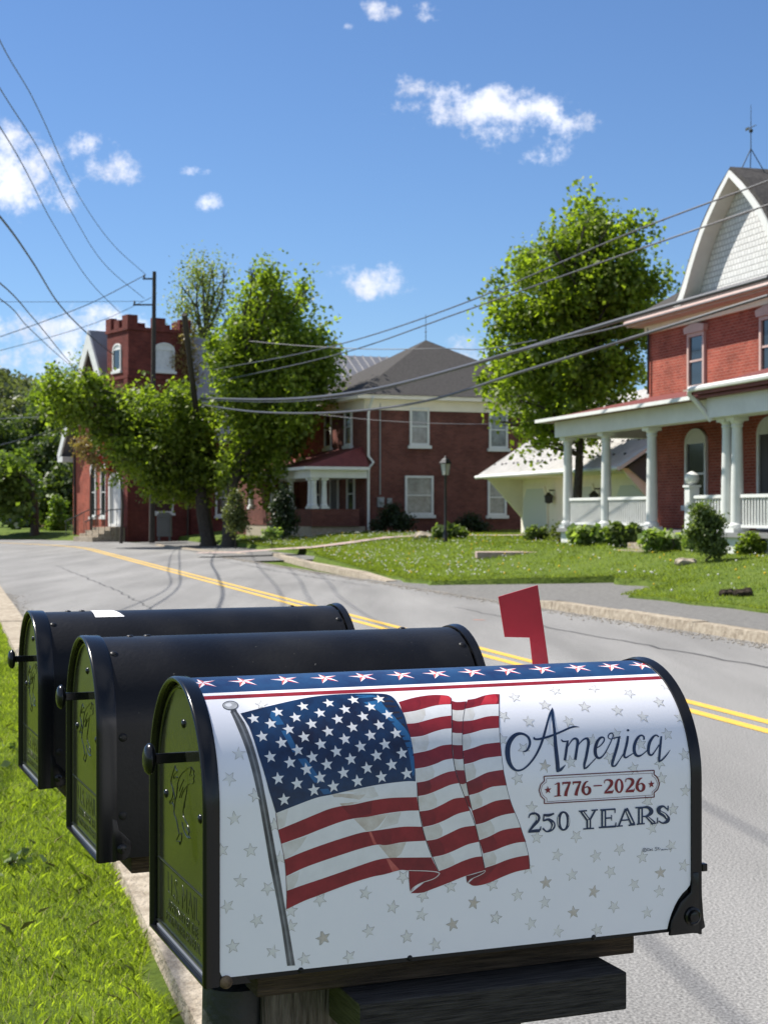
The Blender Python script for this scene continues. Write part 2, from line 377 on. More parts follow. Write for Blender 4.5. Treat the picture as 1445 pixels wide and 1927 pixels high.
# old asphalt footway behind the kerb and the driveway mouth
mb = MB()
def apron(mb, pa, pb, qa, qb, za, zb, n=20):
    for i in range(n):
        q0 = qa+(qb-qa)*i/n; q1 = qa+(qb-qa)*(i+1)/n
        a, b, c, d = pq(pa, q0), pq(pb, q0), pq(pb, q1), pq(pa, q1)
        mb.face([(a[0],a[1],za),(b[0],b[1],zb),(c[0],c[1],zb),(d[0],d[1],za)])
apron(mb, 9.15, 12.0, -12, 23.6, .121, .16)
apron(mb, 8.8, 13.0, 23.6, 33, .006, .19)
tag(mb.build('footway', M['old_asphalt']), kind='structure')
mb = MB(); apron(mb, 8.9, 14, 46, 76, .008, .12)
tag(mb.build('side_street', M['old_asphalt']), kind='structure')
# far bank of grass behind the bend
mb = MB()
bank = [(-13.2,78.6),(-16.8,82.4),(-21.5,86),(-28.5,88.8),(-40.5,91.5),(-70,96),(-70,130),(-8,130),(-8,82)]
front = bank[:6]
for i in range(5):
    a, b = front[i], front[i+1]
    mb.face([(a[0],a[1],-.02),(b[0],b[1],-.02),(b[0]+.4,b[1]+2.2,.36),(a[0]+.4,a[1]+2.2,.36)])
    mb.face([(a[0]+.4,a[1]+2.2,.36),(b[0]+.4,b[1]+2.2,.36),(b[0]+6,150,.5),(a[0]+6,150,.5)])
tag(mb.build('grass_bank', M['turf'], smooth=True), kind='structure')

# kerbs: blocks with joints, one long thing each
def kerb(name, pts, h, wd, label, group=None):
    """pts: list of (p,q); blocks every 3 m"""
    root = empty(name, (pq(*pts[0])[0], pq(*pts[0])[1], 0)); tag(root, label, 'kerb', group)
    o = root.location
    seg = []
    for (a, b) in zip(pts[:-1], pts[1:]):
        L = math.hypot(b[0]-a[0], b[1]-a[1]); n = max(1, round(L/2.6))
        for i in range(n):
            t0 = i/n; t1 = (i+1)/n
            seg.append(((a[0]+(b[0]-a[0])*t0, a[1]+(b[1]-a[1])*t0), (a[0]+(b[0]-a[0])*t1, a[1]+(b[1]-a[1])*t1)))
    for k, (a, b) in enumerate(seg):
        A = Vector(pq(*a)); B = Vector(pq(*b)); d = (B-A).normalized(); n = RN.copy(); A = A+d*.006; B = B-d*.006
        mb = MB(); h0 = h if k else h*.45; hh = [h, h]
        if k == 0: hh[0] = h*.3
        sl = .02
        j = random.uniform(-.008, .008)
        sec = lambda P, hz: [(P.x, P.y, -.02), (P.x+n.x*sl, P.y+n.y*sl, hz+j), (P.x+n.x*wd, P.y+n.y*wd, hz+j), (P.x+n.x*wd, P.y+n.y*wd, -.02)]
        s0 = sec(A, hh[0]); s1 = sec(B, hh[1])
        s0 = [(x-o.x, y-o.y, z) for x, y, z in s0]; s1 = [(x-o.x, y-o.y, z) for x, y, z in s1]
        for i in range(4):
            i2 = (i+1) % 4; mb.face([s0[i], s0[i2], s1[i2], s1[i]])
        mb.face(s0); mb.face(s1[::-1])
        mb.build('kerb_block', M['concrete'], root)
    return root
# ------------------------------------------------------------------ mailboxes
M['box_black'] = mat('box_black', (.0055,.0055,.0062), rough=.36, spec=.26, bump=.04, bscale=180, var=.3, vscale=9)
def specks(m, amount=.775):            # dust and dried splashes on the paint
    t = m.node_tree; b = t.nodes['Principled BSDF']; L = t.links.new; old = b.inputs['Base Color'].links[0].from_socket
    tc = N(t, 'ShaderNodeTexCoord'); n1 = N(t, 'ShaderNodeTexNoise'); n1.inputs['Scale'].default_value = 210; n1.inputs['Detail'].default_value = 1; L(tc.outputs['Object'], n1.inputs['Vector'])
    n2 = N(t, 'ShaderNodeTexNoise'); n2.inputs['Scale'].default_value = 7; n2.inputs['Detail'].default_value = 7; L(tc.outputs['Object'], n2.inputs['Vector'])
    a = N(t, 'ShaderNodeMapRange'); a.inputs['From Min'].default_value = amount; a.inputs['From Max'].default_value = amount+.06; a.inputs['To Max'].default_value = .5; L(n1.outputs[0], a.inputs['Value'])
    d = N(t, 'ShaderNodeMapRange'); d.inputs['From Min'].default_value = .45; d.inputs['From Max'].default_value = .8; d.inputs['To Max'].default_value = .06; L(n2.outputs[0], d.inputs['Value'])
    f = math_node(t, 'ADD', a.outputs[0], d.outputs[0]); mx = N(t, 'ShaderNodeMix'); mx.data_type = 'RGBA'; L(f, mx.inputs[0]); L(old, mx.inputs[6]); mx.inputs[7].default_value = (.22,.21,.18,1); L(mx.outputs[2], b.inputs['Base Color'])
    rr = N(t, 'ShaderNodeMapRange'); rr.inputs['To Min'].default_value = b.inputs['Roughness'].default_value*.8; rr.inputs['To Max'].default_value = b.inputs['Roughness'].default_value*1.35; L(n2.outputs[0], rr.inputs['Value']); L(rr.outputs[0], b.inputs['Roughness'])
specks(M['box_black'])
M['hood_black'] = mat('hood_black', (.006,.0065,.0075), rough=.22, spec=.38)
M['door_black'] = mat('door_black', (.012,.014,.010), rough=.12, spec=.42, bump=.012, bscale=140, var=.2, vscale=10)
M['flag_red'] = mat('flag_red', (.33,.012,.022), rough=.42, spec=.4, bump=.05, bscale=300, var=.1, vscale=20)
M['zinc'] = mat('zinc', (.30,.32,.36), rough=.45, spec=.5, metal=.6)
M['rust'] = mat('rust', (.05,.03,.018), rough=.7, col2=(.22,.15,.09), vscale=120)
BW, BS, BR, BL = .222, .157, .111, .519
AX = math.atan2(.36, .933)
CA, SA = math.cos(AX), math.sin(AX)
BOX = [(-.2020, 1.5136), (-.3930, 2.0156), (-.5800, 2.5256)]; BZ = 1.067
def prof(v, off=0.0):          # arc length up the near side -> y, z, ny, nz
    arc = math.pi*BR
    if v <= BS: return (-BR-off, v, -1.0, 0.0)
    if v <= BS+arc:
        t = (v-BS)/BR; c, s_ = math.cos(t), math.sin(t); return (-(BR+off)*c, BS+(BR+off)*s_, -c, s_)
    return (BR+off, BS-(v-BS-arc), 1.0, 0.0)
VT = 2*BS+math.pi*BR
NARC = 48
VCUTS = [BS+math.pi*BR*i/NARC for i in range(NARC+1)]
def unproj(px, py, k=0):       # photo pixel -> u, v on mailbox k
    d = Vector(((px-722.5)/F, 1.0, -(py-963.5)/F)); o = Vector((-BOX[k][0], -BOX[k][1], CAMH-BZ))
    rot = lambda q: Vector((q.x*CA+q.y*SA, -q.x*SA+q.y*CA, q.z))
    o, d = rot(o), rot(d)
    # side plane y=-BR
    t = (-BR-o.y)/d.y; p = o+d*t
    if p.z <= BS: return (p.x, p.z)
    A = d.y**2+d.z**2; B = 2*(o.y*d.y+(o.z-BS)*d.z); C = o.y**2+(o.z-BS)**2-BR**2
    disc = B*B-4*A*C
    if disc < 0: disc = 0
    t = (-B-math.sqrt(disc))/(2*A); p = o+d*t
    return (p.x, BS+BR*math.atan2(p.z-BS, -p.y))
def undoor(px, py, k=0, xx=.004):
    d = Vector(((px-722.5)/F, 1.0, -(py-963.5)/F)); o = Vector((-BOX[k][0], -BOX[k][1], CAMH-BZ))
    rot = lambda q: Vector((q.x*CA+q.y*SA, -q.x*SA+q.y*CA, q.z))
    o, d = rot(o), rot(d); t = (xx-o.x)/d.x; p = o+d*t; return (p.y, p.z)
def loop(off, n=36):           # closed outline of the arch with an offset, with normals
    zb = -off if off > 0 else -off*.12
    pts = [(-BR-off, zb), (-BR-off, BS*.5), (-BR-off, BS)]
    pts += [(-(BR+off)*math.cos(math.pi*i/n), BS+(BR+off)*math.sin(math.pi*i/n)) for i in range(1, n)]
    pts += [(BR+off, BS), (BR+off, BS*.5), (BR+off, zb)]
    return pts
def sweep(mb, sec, close=False):
    rings = [[(x, y, z) for (y, z) in loop(off)] for (x, off) in sec]
    k = len(mb.v); n = len(rings[0])
    for r in rings: mb.v += r
    for i in range(len(rings)-1):
        for j in range(n):
            q = (j+1) % n; mb.f.append([k+i*n+j, k+i*n+q, k+(i+1)*n+q, k+(i+1)*n+j]); mb.m.append(0)
def dome(mb, c, nrm, r, h):
    nrm = Vector(nrm).normalized(); c = Vector(c); a = nrm.orthogonal().normalized(); b = nrm.cross(a)
    n = 14; k = len(mb.v); rings = [(1.0, 0), (.95, .3), (.75, .65), (.45, .9), (.12, 1.0)]
    for (rr, hh) in rings:
        for j in range(n):
            t = 2*math.pi*j/n; mb.v.append(tuple(c+(a*math.cos(t)+b*math.sin(t))*r*rr+nrm*h*hh))
    for i in range(len(rings)-1):
        for j in range(n):
            q = (j+1) % n; mb.f.append([k+i*n+j, k+i*n+q, k+(i+1)*n+q, k+(i+1)*n+j]); mb.m.append(0)
    mb.f.append([k+(len(rings)-1)*n+j for j in range(n)]); mb.m.append(0)
def eagle_lines():
    A = [[(318,1360),(300,1420),(275,1500),(258,1590),(285,1650),(300,1720),(315,1780),(318,1860),(305,1927)],
         [(318,1360),(330,1410),(355,1440),(320,1460),(300,1490),(296,1530)],[(300,1535),(330,1505),(360,1520),(330,1530)],
         [(430,1440),(390,1490),(360,1560),(345,1650),(340,1750),(330,1800),(315,1830)],
         [(430,1450),(480,1400),(535,1375),(560,1420),(580,1430),(560,1460),(585,1500),(560,1530),(580,1570),(555,1600)],
         [(555,1600),(500,1605),(460,1650),(420,1720),(400,1790)],[(435,1550),(400,1620),(375,1700)],[(425,1650),(395,1730),(375,1790)],
         [(480,1640),(470,1720),(450,1830),(440,1927)],[(535,1375),(530,1440),(505,1500),(540,1490)],
         [(318,1800),(280,1820),(240,1860),(260,1880),(290,1840)]]
    out = [[(290+x/7.136, 1250+y/7.136) for x, y in l] for l in A]
    B = [[(195,0),(205,60),(190,120),(165,135),(170,165),(195,140),(215,200),(205,240),(235,310),(250,400),(262,450),(235,480),(240,520),(265,500),(262,540)],
         [(330,0),(325,80),(300,160),(292,260),(310,310),(345,370),(355,430)],[(285,330),(300,400),(320,450),(345,480)],[(325,380),(350,420),(345,455),(362,480)],
         [(270,440),(285,430),(280,510),(265,540)],[(262,95),(290,20)],[(232,90),(245,0)]]
    out += [[(290+x/4.945, 1480+y/4.945) for x, y in l] for l in B]
    return out
def emboss_text(name, body, size, y, z, x, parent, m, ext=.0003, sx=1.0):
    cu = bpy.data.curves.new(name, 'FONT'); cu.body = body; cu.size = size; cu.extrude = ext; cu.bevel_depth = .0002; cu.align_x = 'CENTER'; cu.align_y = 'CENTER'
    to = bpy.data.objects.new('tmp', cu); COL.objects.link(to)
    dg = bpy.context.evaluated_depsgraph_get(); me = bpy.data.meshes.new_from_object(to.evaluated_get(dg)); bpy.data.objects.remove(to)
    me.transform(Matrix(((0,0,-1,x),(-sx,0,0,y),(0,1,0,z),(0,0,0,1)))); me.materials.clear(); me.materials.append(m); me.name = name
    o = bpy.data.objects.new(name, me); COL.objects.link(o); o.parent = parent
    return o
def make_mailbox(k, label, hood_w, plain=True):
    root = empty('mailbox', (BOX[k][0], BOX[k][1], BZ), AX); tag(root, label, 'mailbox', 'mailboxes in a row on the stand')
    mb = MB()                                            # shell
    sweep(mb, [(.006, 0), (BL-.008, 0)]); mb.f.append(list(range(len(mb.v)//2, len(mb.v)))); mb.m.append(0)
    body = mb.build('body', M['box_black'], root, smooth=True)
    mb = MB(); h = hood_w
    sweep(mb, [(h, -.0005), (h, .0022), (h-.002, .0030), (h*.5, .0030), (-.001, .0034), (-.0032, .0028), (-.0042, .0012), (-.0042, -.0006), (-.0032, -.0022), (.001, -.0028), (.010, -.0030)])
    mb.build('front_hood', M['hood_black'], root, smooth=True, angle=50)
    mb = MB()
    sweep(mb, [(BL-.0052, -.0005), (BL-.0052, .0026), (BL-.003, .0032), (BL+.001, .0036), (BL+.003, .0046), (BL+.0055, .0046), (BL+.007, .002), (BL+.007, -.004), (BL+.003, -.008)])
    mb.f.append(list(range(len(mb.v)-len(loop(0)), len(mb.v)))); mb.m.append(0)
    mb.build('rear_hood', M['hood_black'], root, smooth=True, angle=50)
    # bottom corner gussets with bolts, front and rear
    def arcp(cx, cz, r, a0, a1, n=8): return [(cx+r*math.cos(R(a0+(a1-a0)*i/n)), cz+r*math.sin(R(a0+(a1-a0)*i/n))) for i in range(n+1)]
    side = lambda a, d, c: (a, -BR-d, c)
    mb = MB()
    rg = [(.4985-.012, -.003), (.4935-.004, .012), (.500, .030), (.512, .0395), (.5142, .05), (.5142, .06), (BL+.006, .06), (BL+.0065, .035), (BL+.0085, .012), (BL+.0105, .002), (BL+.001, -.003)]
    mb.prism(rg, .0002, .0042, side); g = mb.build('rear_gusset', M['hood_black'], root, bevel=.0012, smooth=True)
    mb = MB(); mb.lathe([(.0095, 0), (.0095, -.002), (.0075, -.003), (.0062, -.0022), (.0055, -.0022), (.0052, -.0045), (.002, -.0052)], (.5135, -BR-.0042, .0150), axis='y', n=20)
    mb.build('bolt', M['hood_black'], g, smooth=True)
    mb = MB()
    if plain: fg = [(h-.006, -.002), (h-.006, .052)] + [(h+.0005, .048), (h+.003, .036), (h+.010, .030), (h+.017, .022), (h+.019, .013), (h+.016, .004), (h+.010, -.002)]
    else: fg = [(0, -.003), (0, .02), (.010, .02), (.03, .012), (.042, -.003)]
    mb.prism(fg, .0001, .0031 if plain else .0005, side); g = mb.build('front_gusset', M['hood_black'], root, bevel=.0008 if plain else 0, smooth=True)
    mb = MB(); c = (h+.006, -BR-(.0031 if plain else .0005), .013 if plain else .0005)
    mb.lathe([(.0065 if plain else .0062, 0), (.006, -.002), (.0035, -.0038), (.001, -.0042)], c, axis='y', n=16)
    mb.build('bolt', M['hood_black'] if plain else M['rust'], g, smooth=True)
    # rivets in the shell
    def riv(u, v, r=.0052, hh=.0022):
        mb = MB(); y, z, ny, nz = prof(v); dome(mb, (u, y, z), (0, ny, nz), r, hh); mb.build('rivet', M['box_black'], root, smooth=True)
    if plain:
        for (px, py) in ((215,1230),(870,1213)): riv(*unproj(px, py, 1))
        for u in (.062, .085, .45): riv(u, BS+BR*math.pi/2+.004)
        for (px, py) in ((232,1388),(232,1535)): u, v = unproj(px, py, 1); riv(u, v, .0055, .0016)
    else:
        for u in (.09, .20, .40): riv(u, -.0 + .0035, .003, .0025)
    # door
    mb = MB(); n = len(loop(0))
    sweep(mb, [(.010, -.0030), (.0045, -.0034), (.0030, -.0055), (.0026, -.0080), (.0036, -.0098)])
    mb.f.append(list(range(len(mb.v)-n, len(mb.v)))); mb.m.append(0)
    # ridge across the lower quarter and a rolled foot
    mb.tube([(.0038, -BR+.008, .0725), (.0038, BR-.008, .0725)], .0013, n=8)
    mb.tube([(.0035, -BR+.006, .0060), (.0035, BR-.006, .0060)], .0018, n=8)
    door = mb.build('door', M['door_black'], root, smooth=True, angle=8)
    for (px, py) in ((347,1362),(314,1493),(378,1541)):
        mb = MB(); y, z = undoor(px, py); dome(mb, (.0036, y, z), (-1, 0, 0), .0046, .0026); mb.build('rivet', M['hood_black'], door, smooth=True)
    mb = MB()
    for l in eagle_lines():
        P = [undoor(x, y, 0, .006) for x, y in l]
        # soften the traced corners
        Q = [P[0]]
        for i in range(len(P)-1):
            Q += [(P[i][0]*.7+P[i+1][0]*.3, P[i][1]*.7+P[i+1][1]*.3), (P[i][0]*.3+P[i+1][0]*.7, P[i][1]*.3+P[i+1][1]*.7)]
        Q.append(P[-1]); mb.tube([(.0036, y, z) for y, z in Q], .0006, n=6)
    mb.build('embossed_eagle', M['door_black'], door, smooth=True)
    emboss_text('embossed_lettering', 'U.S. MAIL', .033, -.002, .053, .0037, door, M['door_black'], sx=.98)
    emboss_text('embossed_lettering', 'APPROVED BY THE', .0145, -.002, .033, .0037, door, M['door_black'])
    emboss_text('embossed_lettering', 'POSTMASTER GENERAL', .0135, -.002, .0195, .0037, door, M['door_black'])
    mb = MB(); mb.box((.0020, -BR+.008, .0006), (.0065, BR-.008, .0028)); mb.build('hinge_strip', M['zinc'], door)
    # handle: flat strap and oval knob
    mb = MB(); mb.box((-.030, -.014, .1885), (.0062, -.010, .1985)); hd = mb.build('handle', M['hood_black'], door, bevel=.0008)
    mb = MB(); mb.lathe([(.001, -.0068), (.006, -.0062), (.0095, -.0048), (.0118, -.002), (.0122, .0), (.0118, .0018), (.009, .0042), (.004, .0052), (.003, .006)], (-.031, -.012, .1935), axis='x', n=28, scale=(1, 1.28))
    mb.build('knob', M['hood_black'], hd, smooth=True, angle=60)
    return root
# ------------------------------------------------------------------ printed cover of the near mailbox
def paint(name, c1, c2, rough=.38, sc=60):
    return mat(name, c1, rough=rough, spec=.45, col2=c2, vscale=sc, coord='Object', detail=6)
ART = [('print_white', (.84,.835,.87), (.86,.855,.885), 20), ('print_navy', (.006,.020,.075), (.012,.055,.14), 26), ('print_red', (.19,.009,.015), (.30,.018,.026), 38),
       ('print_dark_red', (.15,.008,.014), (.24,.014,.022), 45), ('print_beige', (.58,.55,.49), (.74,.73,.71), 50), ('print_grey', (.72,.71,.68), (.78,.775,.75), 90),
       ('print_outline', (.36,.34,.30), (.50,.48,.44), 120), ('print_pole', (.035,.037,.04), (.16,.165,.17), 30), ('print_ball', (.30,.31,.31), (.60,.60,.60), 120),
       ('print_ink', (.004,.012,.045), (.006,.035,.095), 40), ('print_salmon', (.42,.07,.06), (.55,.14,.11), 90), ('print_shadow', (.016,.014,.020), (.03,.022,.03), 50),
       ('print_blue_light', (.012,.085,.22), (.02,.13,.30), 60), ('print_maroon', (.10,.006,.012), (.14,.010,.018), 60), ('print_off_white', (.72,.72,.72), (.80,.80,.80), 60),
       ('print_flag_navy', (.003,.009,.035), (.006,.042,.12), 30), ('print_tan', (.50,.43,.35), (.70,.66,.60), 55), ('print_bright_red', (.42,.015,.03), (.55,.04,.05), 60),
       ('print_pole_light', (.17,.18,.19), (.26,.27,.28), 60)]
AI = {a[0]: i for i, a in enumerate(ART)}
class Art:
    def __init__(s): s.bm = bmesh.new(); s.z = 0.0
    def up(s, d=.00002): s.z += d*.3
    def poly(s, uv, m):
        uv = [p for i, p in enumerate(uv) if i == 0 or (abs(p[0]-uv[i-1][0])+abs(p[1]-uv[i-1][1])) > 1e-6]
        vs = [s.bm.verts.new((u, v, s.z)) for u, v in uv]
        for t in tessellate_polygon([[Vector((u, v, 0)) for u, v in uv]]):
            try:
                f = s.bm.faces.new([vs[i] for i in t]); f.material_index = AI[m]
            except Exception: pass
    def px(s, pts, m, tr=None): s.poly([unproj(*(tr(p) if tr else p)) for p in pts], m)
    def ribbon(s, pts, m, tr=None, sc=1.0, close=False, smooth=True, grow=0.0):
        """pts (x, y, width) in picture units; smooth stroke of changing width"""
        P = [Vector(p) for p in pts]
        if smooth and len(P) > 2:
            Q = []
            for i in range(len(P)-1):
                a = P[i-1] if i > 0 else P[i]*2-P[i+1]; b = P[i]; c = P[i+1]; d = P[i+2] if i+2 < len(P) else P[i+1]*2-P[i]
                for k in range(5):
                    t = k/5; Q.append(.5*((2*b)+(c-a)*t+(2*a-5*b+4*c-d)*t*t+(3*b-a-3*c+d)*t**3))
            Q.append(P[-1]); P = Q
        L = []; Rr = []
        for i, p in enumerate(P):
            a = P[max(i-1, 0)]; b = P[min(i+1, len(P)-1)]
            if close and i in (0, len(P)-1): a = P[-2]; b = P[1]
            d = Vector((b.x-a.x, b.y-a.y)); d = d.normalized() if d.length > 0 else Vector((1, 0)); n = Vector((-d.y, d.x)); w_ = max(p.z, 1.0)/2+grow
            L.append((p.x+n.x*w_, p.y+n.y*w_)); Rr.append((p.x-n.x*w_, p.y-n.y*w_))
        L = [unproj(*(tr(p) if tr else p)) for p in L]; Rr = [unproj(*(tr(p) if tr else p)) for p in Rr]
        lv = [s.bm.verts.new((u, v, s.z)) for u, v in L]; rv = [s.bm.verts.new((u, v, s.z)) for u, v in Rr]
        for i in range(len(L)-1):
            try:
                f = s.bm.faces.new([lv[i], lv[i+1], rv[i+1], rv[i]]); f.material_index = AI[m]
            except Exception: pass
        s.up(.000006)
    def star(s, u, v, r, rot, m, inner=.40, sx=1.0):
        s.poly([(u+sx*(r if i % 2 == 0 else r*inner)*math.cos(R(90+rot+36*i)), v+(r if i % 2 == 0 else r*inner)*math.sin(R(90+rot+36*i))) for i in range(10)], m)
def Z(ox, oy, s): return lambda p: (ox+p[0]/s, oy+p[1]/s)
def build_cover(root):
    A = Art(); U0, U1 = .0118, .5135
    # the sheet itself, rounded corners and the cut-away rear corner
    def rim(v): return v
    c = .006
    near = [(U0+c, .0045), (U0+.002, .0062), (U0, .0105)]
    vfar = VT-.004
    out = near + [(U0, vfar), (U1, vfar), (U1, .052), (.5125, .0465), (.509, .0425), (.5035, .0385), (.499, .0335), (.4945, .027), (.4905, .019), (.4875, .011), (.4855, .0035)]
    A.poly(out, 'print_white'); A.up(.00008)
    # top band
    vb = sum(unproj(*p)[1] for p in ((386,1305),(757,1288.5),(1229.4,1271.5)))/3
    vr1 = sum(unproj(*p)[1] for p in ((390,1310.5),(757,1294),(1232,1275)))/3
    vr0 = sum(unproj(*p)[1] for p in ((391,1316.5),(757,1300),(1233,1283)))/3
    vtop = BS+math.pi*BR/2+(BS+math.pi*BR/2-vb)
    for i in range(6):
        a = U0+(U1-U0)*i/6; b = U0+(U1-U0)*(i+1)/6
        A.poly([(a, vb), (b, vb), (b, vtop), (a, vtop)], 'print_navy'); A.poly([(a, vr0), (b, vr0), (b, vr1), (a, vr1)], 'print_red')
        A.poly([(a, vtop+vb-vr1), (b, vtop+vb-vr1), (b, vtop+vb-vr0), (a, vtop+vb-vr0)], 'print_red')
    A.up()
    xs = [383,459.3,538.7,613.5,685,756.7,823.5,890.6,957.7,1023,1090,1153.6,1211]
    us = [unproj(x, 1285-(x-459)*.0388)[0] for x in xs]; vc = BS+math.pi*BR/2*.868
    for i, u in enumerate(us):
        for j in range(10):
            a0 = R(90+36*j+8); a1 = R(90+36*(j+1)+8); r0 = .0155 if j % 2 == 0 else .0052; r1 = .0052 if j % 2 == 0 else .0155
            p0 = (max(U0, min(U1, u+r0*math.cos(a0))), vc+r0*math.sin(a0)); p1 = (max(U0, min(U1, u+r1*math.cos(a1))), vc+r1*math.sin(a1)); pc = (max(U0, min(U1, u)), vc)
            A.poly([pc, p0, p1], 'print_white' if j % 2 == 0 else ('print_salmon' if j in (1, 3, 9) else 'print_bright_red'))
    A.up()
    # scattered pale stars
    z6 = Z(900,1530,3.44); z5 = Z(900,1270,3.44); z7 = Z(400,1300,3.568); z8 = Z(600,1600,4.129)
    pale = [(z6, [(375,157),(630,150),(505,272),(757,278),(910,232),(1057,285),(1245,210),(1118,98),(602,398),(433,450,1),(850,378),(1173,385,1),(742,508,1),(1003,463),(1167,507),(250,530),(425,578),(612,642,1),(873,603),(1087,643),(110,677),(337,715),(1325,340),(510,765),(765,755),(320,355)]),
            (z5, [(235,150),(497,107),(742,90),(973,123),(1212,80),(430,200),(685,210),(897,235),(1167,180),(160,270),(325,305),(580,305),(1063,275),(1300,280),(738,425),(888,385),(1217,385),(290,480),(1047,450),(1328,515),(425,592,1),(250,670),(595,565),(845,535),(1170,570),(1335,750),(1180,670),(340,860),(1090,820),(1255,870),(465,430),(1000,605),(150,420)]),
            (z7, [(178,425),(112,590),(145,855),(255,1070),(62,1070),(185,1275),(100,1445),(297,1540),(135,1715),(403,1750),(370,1325),(615,1800),(735,1660,1),(720,1400),(285,700),(525,1580),(525,1475),(415,900),(455,1120),(330,100)]),
            (z8, [(360,330),(650,205),(570,440),(385,625),(680,670),(795,497),(1035,575,1),(1200,408,1),(1370,522),(35,680,1),(900,730),(235,825),(805,350),(1020,280),(1345,265)])]
    rr = random.Random(3)
    for z, L in pale:
        for q in L:
            u, v = unproj(*z(q[:2])); rot = rr.choice([-14,-6,4,12,24,32]); r = .0068; dark = len(q) > 2
            for i in range(10):      # hand-drawn outline
                if rr.random() < .12: continue
                a0 = R(90+rot+36*i); a1 = R(90+rot+36*(i+1)); ra = r if i % 2 == 0 else r*.42; rb = r*.42 if i % 2 == 0 else r
                p = Vector((u+ra*math.cos(a0), v+ra*math.sin(a0))); q2 = Vector((u+rb*math.cos(a1), v+rb*math.sin(a1)))
                d = (q2-p); n = Vector((-d.y, d.x)).normalized()*(.00034 if dark else .00026)
                A.poly([tuple(p-n), tuple(q2-n*.6), tuple(q2+n*.6), tuple(p+n)], 'print_outline')
            A.up(.000004)
            A.star(u, v, r*.86, rot, 'print_tan' if dark else 'print_grey')
            A.up(.000002)
    A.up()
    # flag pole
    zp = Z(400,1300,3.568)
    Lf = [(120,148),(170,260),(225,400),(270,560),(315,770),(350,970),(385,1180),(430,1400),(465,1600),(500,1845)]
    Rt = [(162,140),(215,220),(260,330),(305,480),(350,690),(395,930),(440,1180),(480,1420),(515,1620),(553,1842)]
    def band(f0, f1, m):
        for i in range(len(Lf)-1):
            mix = lambda a, b, f: (a[0]+(b[0]-a[0])*f, a[1]+(b[1]-a[1])*f)
            A.px([mix(Lf[i], Rt[i], f0), mix(Lf[i], Rt[i], f1), mix(Lf[i+1], Rt[i+1], f1), mix(Lf[i+1], Rt[i+1], f0)], m, zp)
    band(0, 1, 'print_pole'); A.up(); band(.40, .62, 'print_pole_light'); A.up()
    ell = lambda cx, cy, rx, ry, n=28: [(cx+rx*math.cos(2*math.pi*i/n), cy+ry*math.sin(2*math.pi*i/n)) for i in range(n)]
    A.px([(124,128),(160,128),(164,146),(120,152)], 'print_pole', zp); A.up()
    A.px(ell(120,103,54,31), 'print_pole', zp); A.up(); A.px(ell(120,103,48,26), 'print_ball', zp); A.up(); A.px(ell(108,100,22,12), 'print_off_white', zp); A.up()
    # flag: bands between traced lines
    def cr(L, n=4):
        P = [Vector((*p, 0)) for p in L]; Q = []
        if len(P) < 3: return L
        for i in range(len(P)-1):
            a = P[i-1] if i > 0 else P[i]*2-P[i+1]; b = P[i]; c_ = P[i+1]; d = P[i+2] if i+2 < len(P) else P[i+1]*2-P[i]
            for k in range(n):
                t = k/n; q = .5*((2*b)+(c_-a)*t+(2*a-5*b+4*c_-d)*t*t+(3*b-a-3*c_+d)*t**3); Q.append((q.x, q.y))
        Q.append((P[-1].x, P[-1].y)); return Q
    def bands(lines, mats_, tr):
        for i in range(len(lines)-1):
            A.px(cr(lines[i]) + cr(lines[i+1])[::-1], mats_[i % len(mats_)], tr)
            A.up(.000004)
    za = Z(500,1460,4.25); zb = Z(740,1290,4.7)
    Rl = [[(655,132),(720,122),(800,95),(880,82),(933,82)],[(620,215),(700,200),(800,178),(930,170)],[(612,320),(700,312),(800,285),(860,275),(932,273)],[(608,440),(700,420),(800,392),(932,378)],
          [(612,580),(700,555),(800,522),(938,505)],[(622,698),(700,680),(800,645),(950,625)],[(640,855),(720,820),(820,772),(900,755),(968,745)],[(660,970),(750,945),(850,900),(920,888),(998,882)],
          [(690,1105),(780,1070),(880,1025),(960,1008),(1025,1003)],[(725,1228),(800,1210),(900,1165),(980,1140),(1068,1125)],[(755,1365),(840,1335),(940,1285),(1020,1265),(1120,1252)],
          [(790,1485),(880,1460),(980,1420),(1080,1390),(1168,1380)],[(808,1610),(900,1580),(1000,1540),(1090,1515),(1190,1498)],[(660,1745),(700,1768),(760,1765),(850,1740),(960,1690),(1080,1645),(1200,1620)]]
    bands(Rl, ['print_red','print_off_white'], zb)
    Pl = [[(508,140),(560,152),(645,146)],[(515,218),(560,226),(622,222)],[(518,308),(560,320),(616,320)],[(515,420),(560,425),(610,425)],[(518,527),(560,530),(607,530)],[(530,650),(570,655),(617,650)],[(548,748),(580,750),(622,750)],[(578,868),(610,872),(642,862)],[(622,975),(640,976),(660,972)],[(655,1060),(675,1080),(690,1100)]]
    bands(Pl, ['print_dark_red','print_beige'], zb)
    Ml = [[(45,152),(200,110),(350,90),(470,95),(505,112)],[(80,248),(200,228),(350,188),(430,176),(508,172)],[(110,343),(200,336),(300,310),(400,285),(510,270)],[(135,462),(250,450),(350,415),(440,390),(512,383)],
          [(168,605),(250,590),(330,570),(420,535),(515,523)],[(188,738),(290,720),(380,690),(450,660),(525,647)],[(206,858),(300,840),(400,795),(480,765),(545,755)],[(212,978),(300,960),(400,920),(500,878),(578,862)],
          [(228,1112),(330,1095),(430,1050),(530,1000),(628,988)],[(258,1250),(350,1230),(450,1190),(560,1135),(672,1105)],[(290,1370),(380,1355),(480,1310),(600,1255),(722,1236)],[(345,1515),(440,1495),(540,1455),(650,1405),(752,1380)],
          [(395,1640),(480,1610),(600,1555),(700,1520),(782,1508)],[(150,1835),(250,1830),(350,1795),(480,1745),(640,1680),(808,1630)]]
    bands(Ml, ['print_red','print_off_white'], zb)
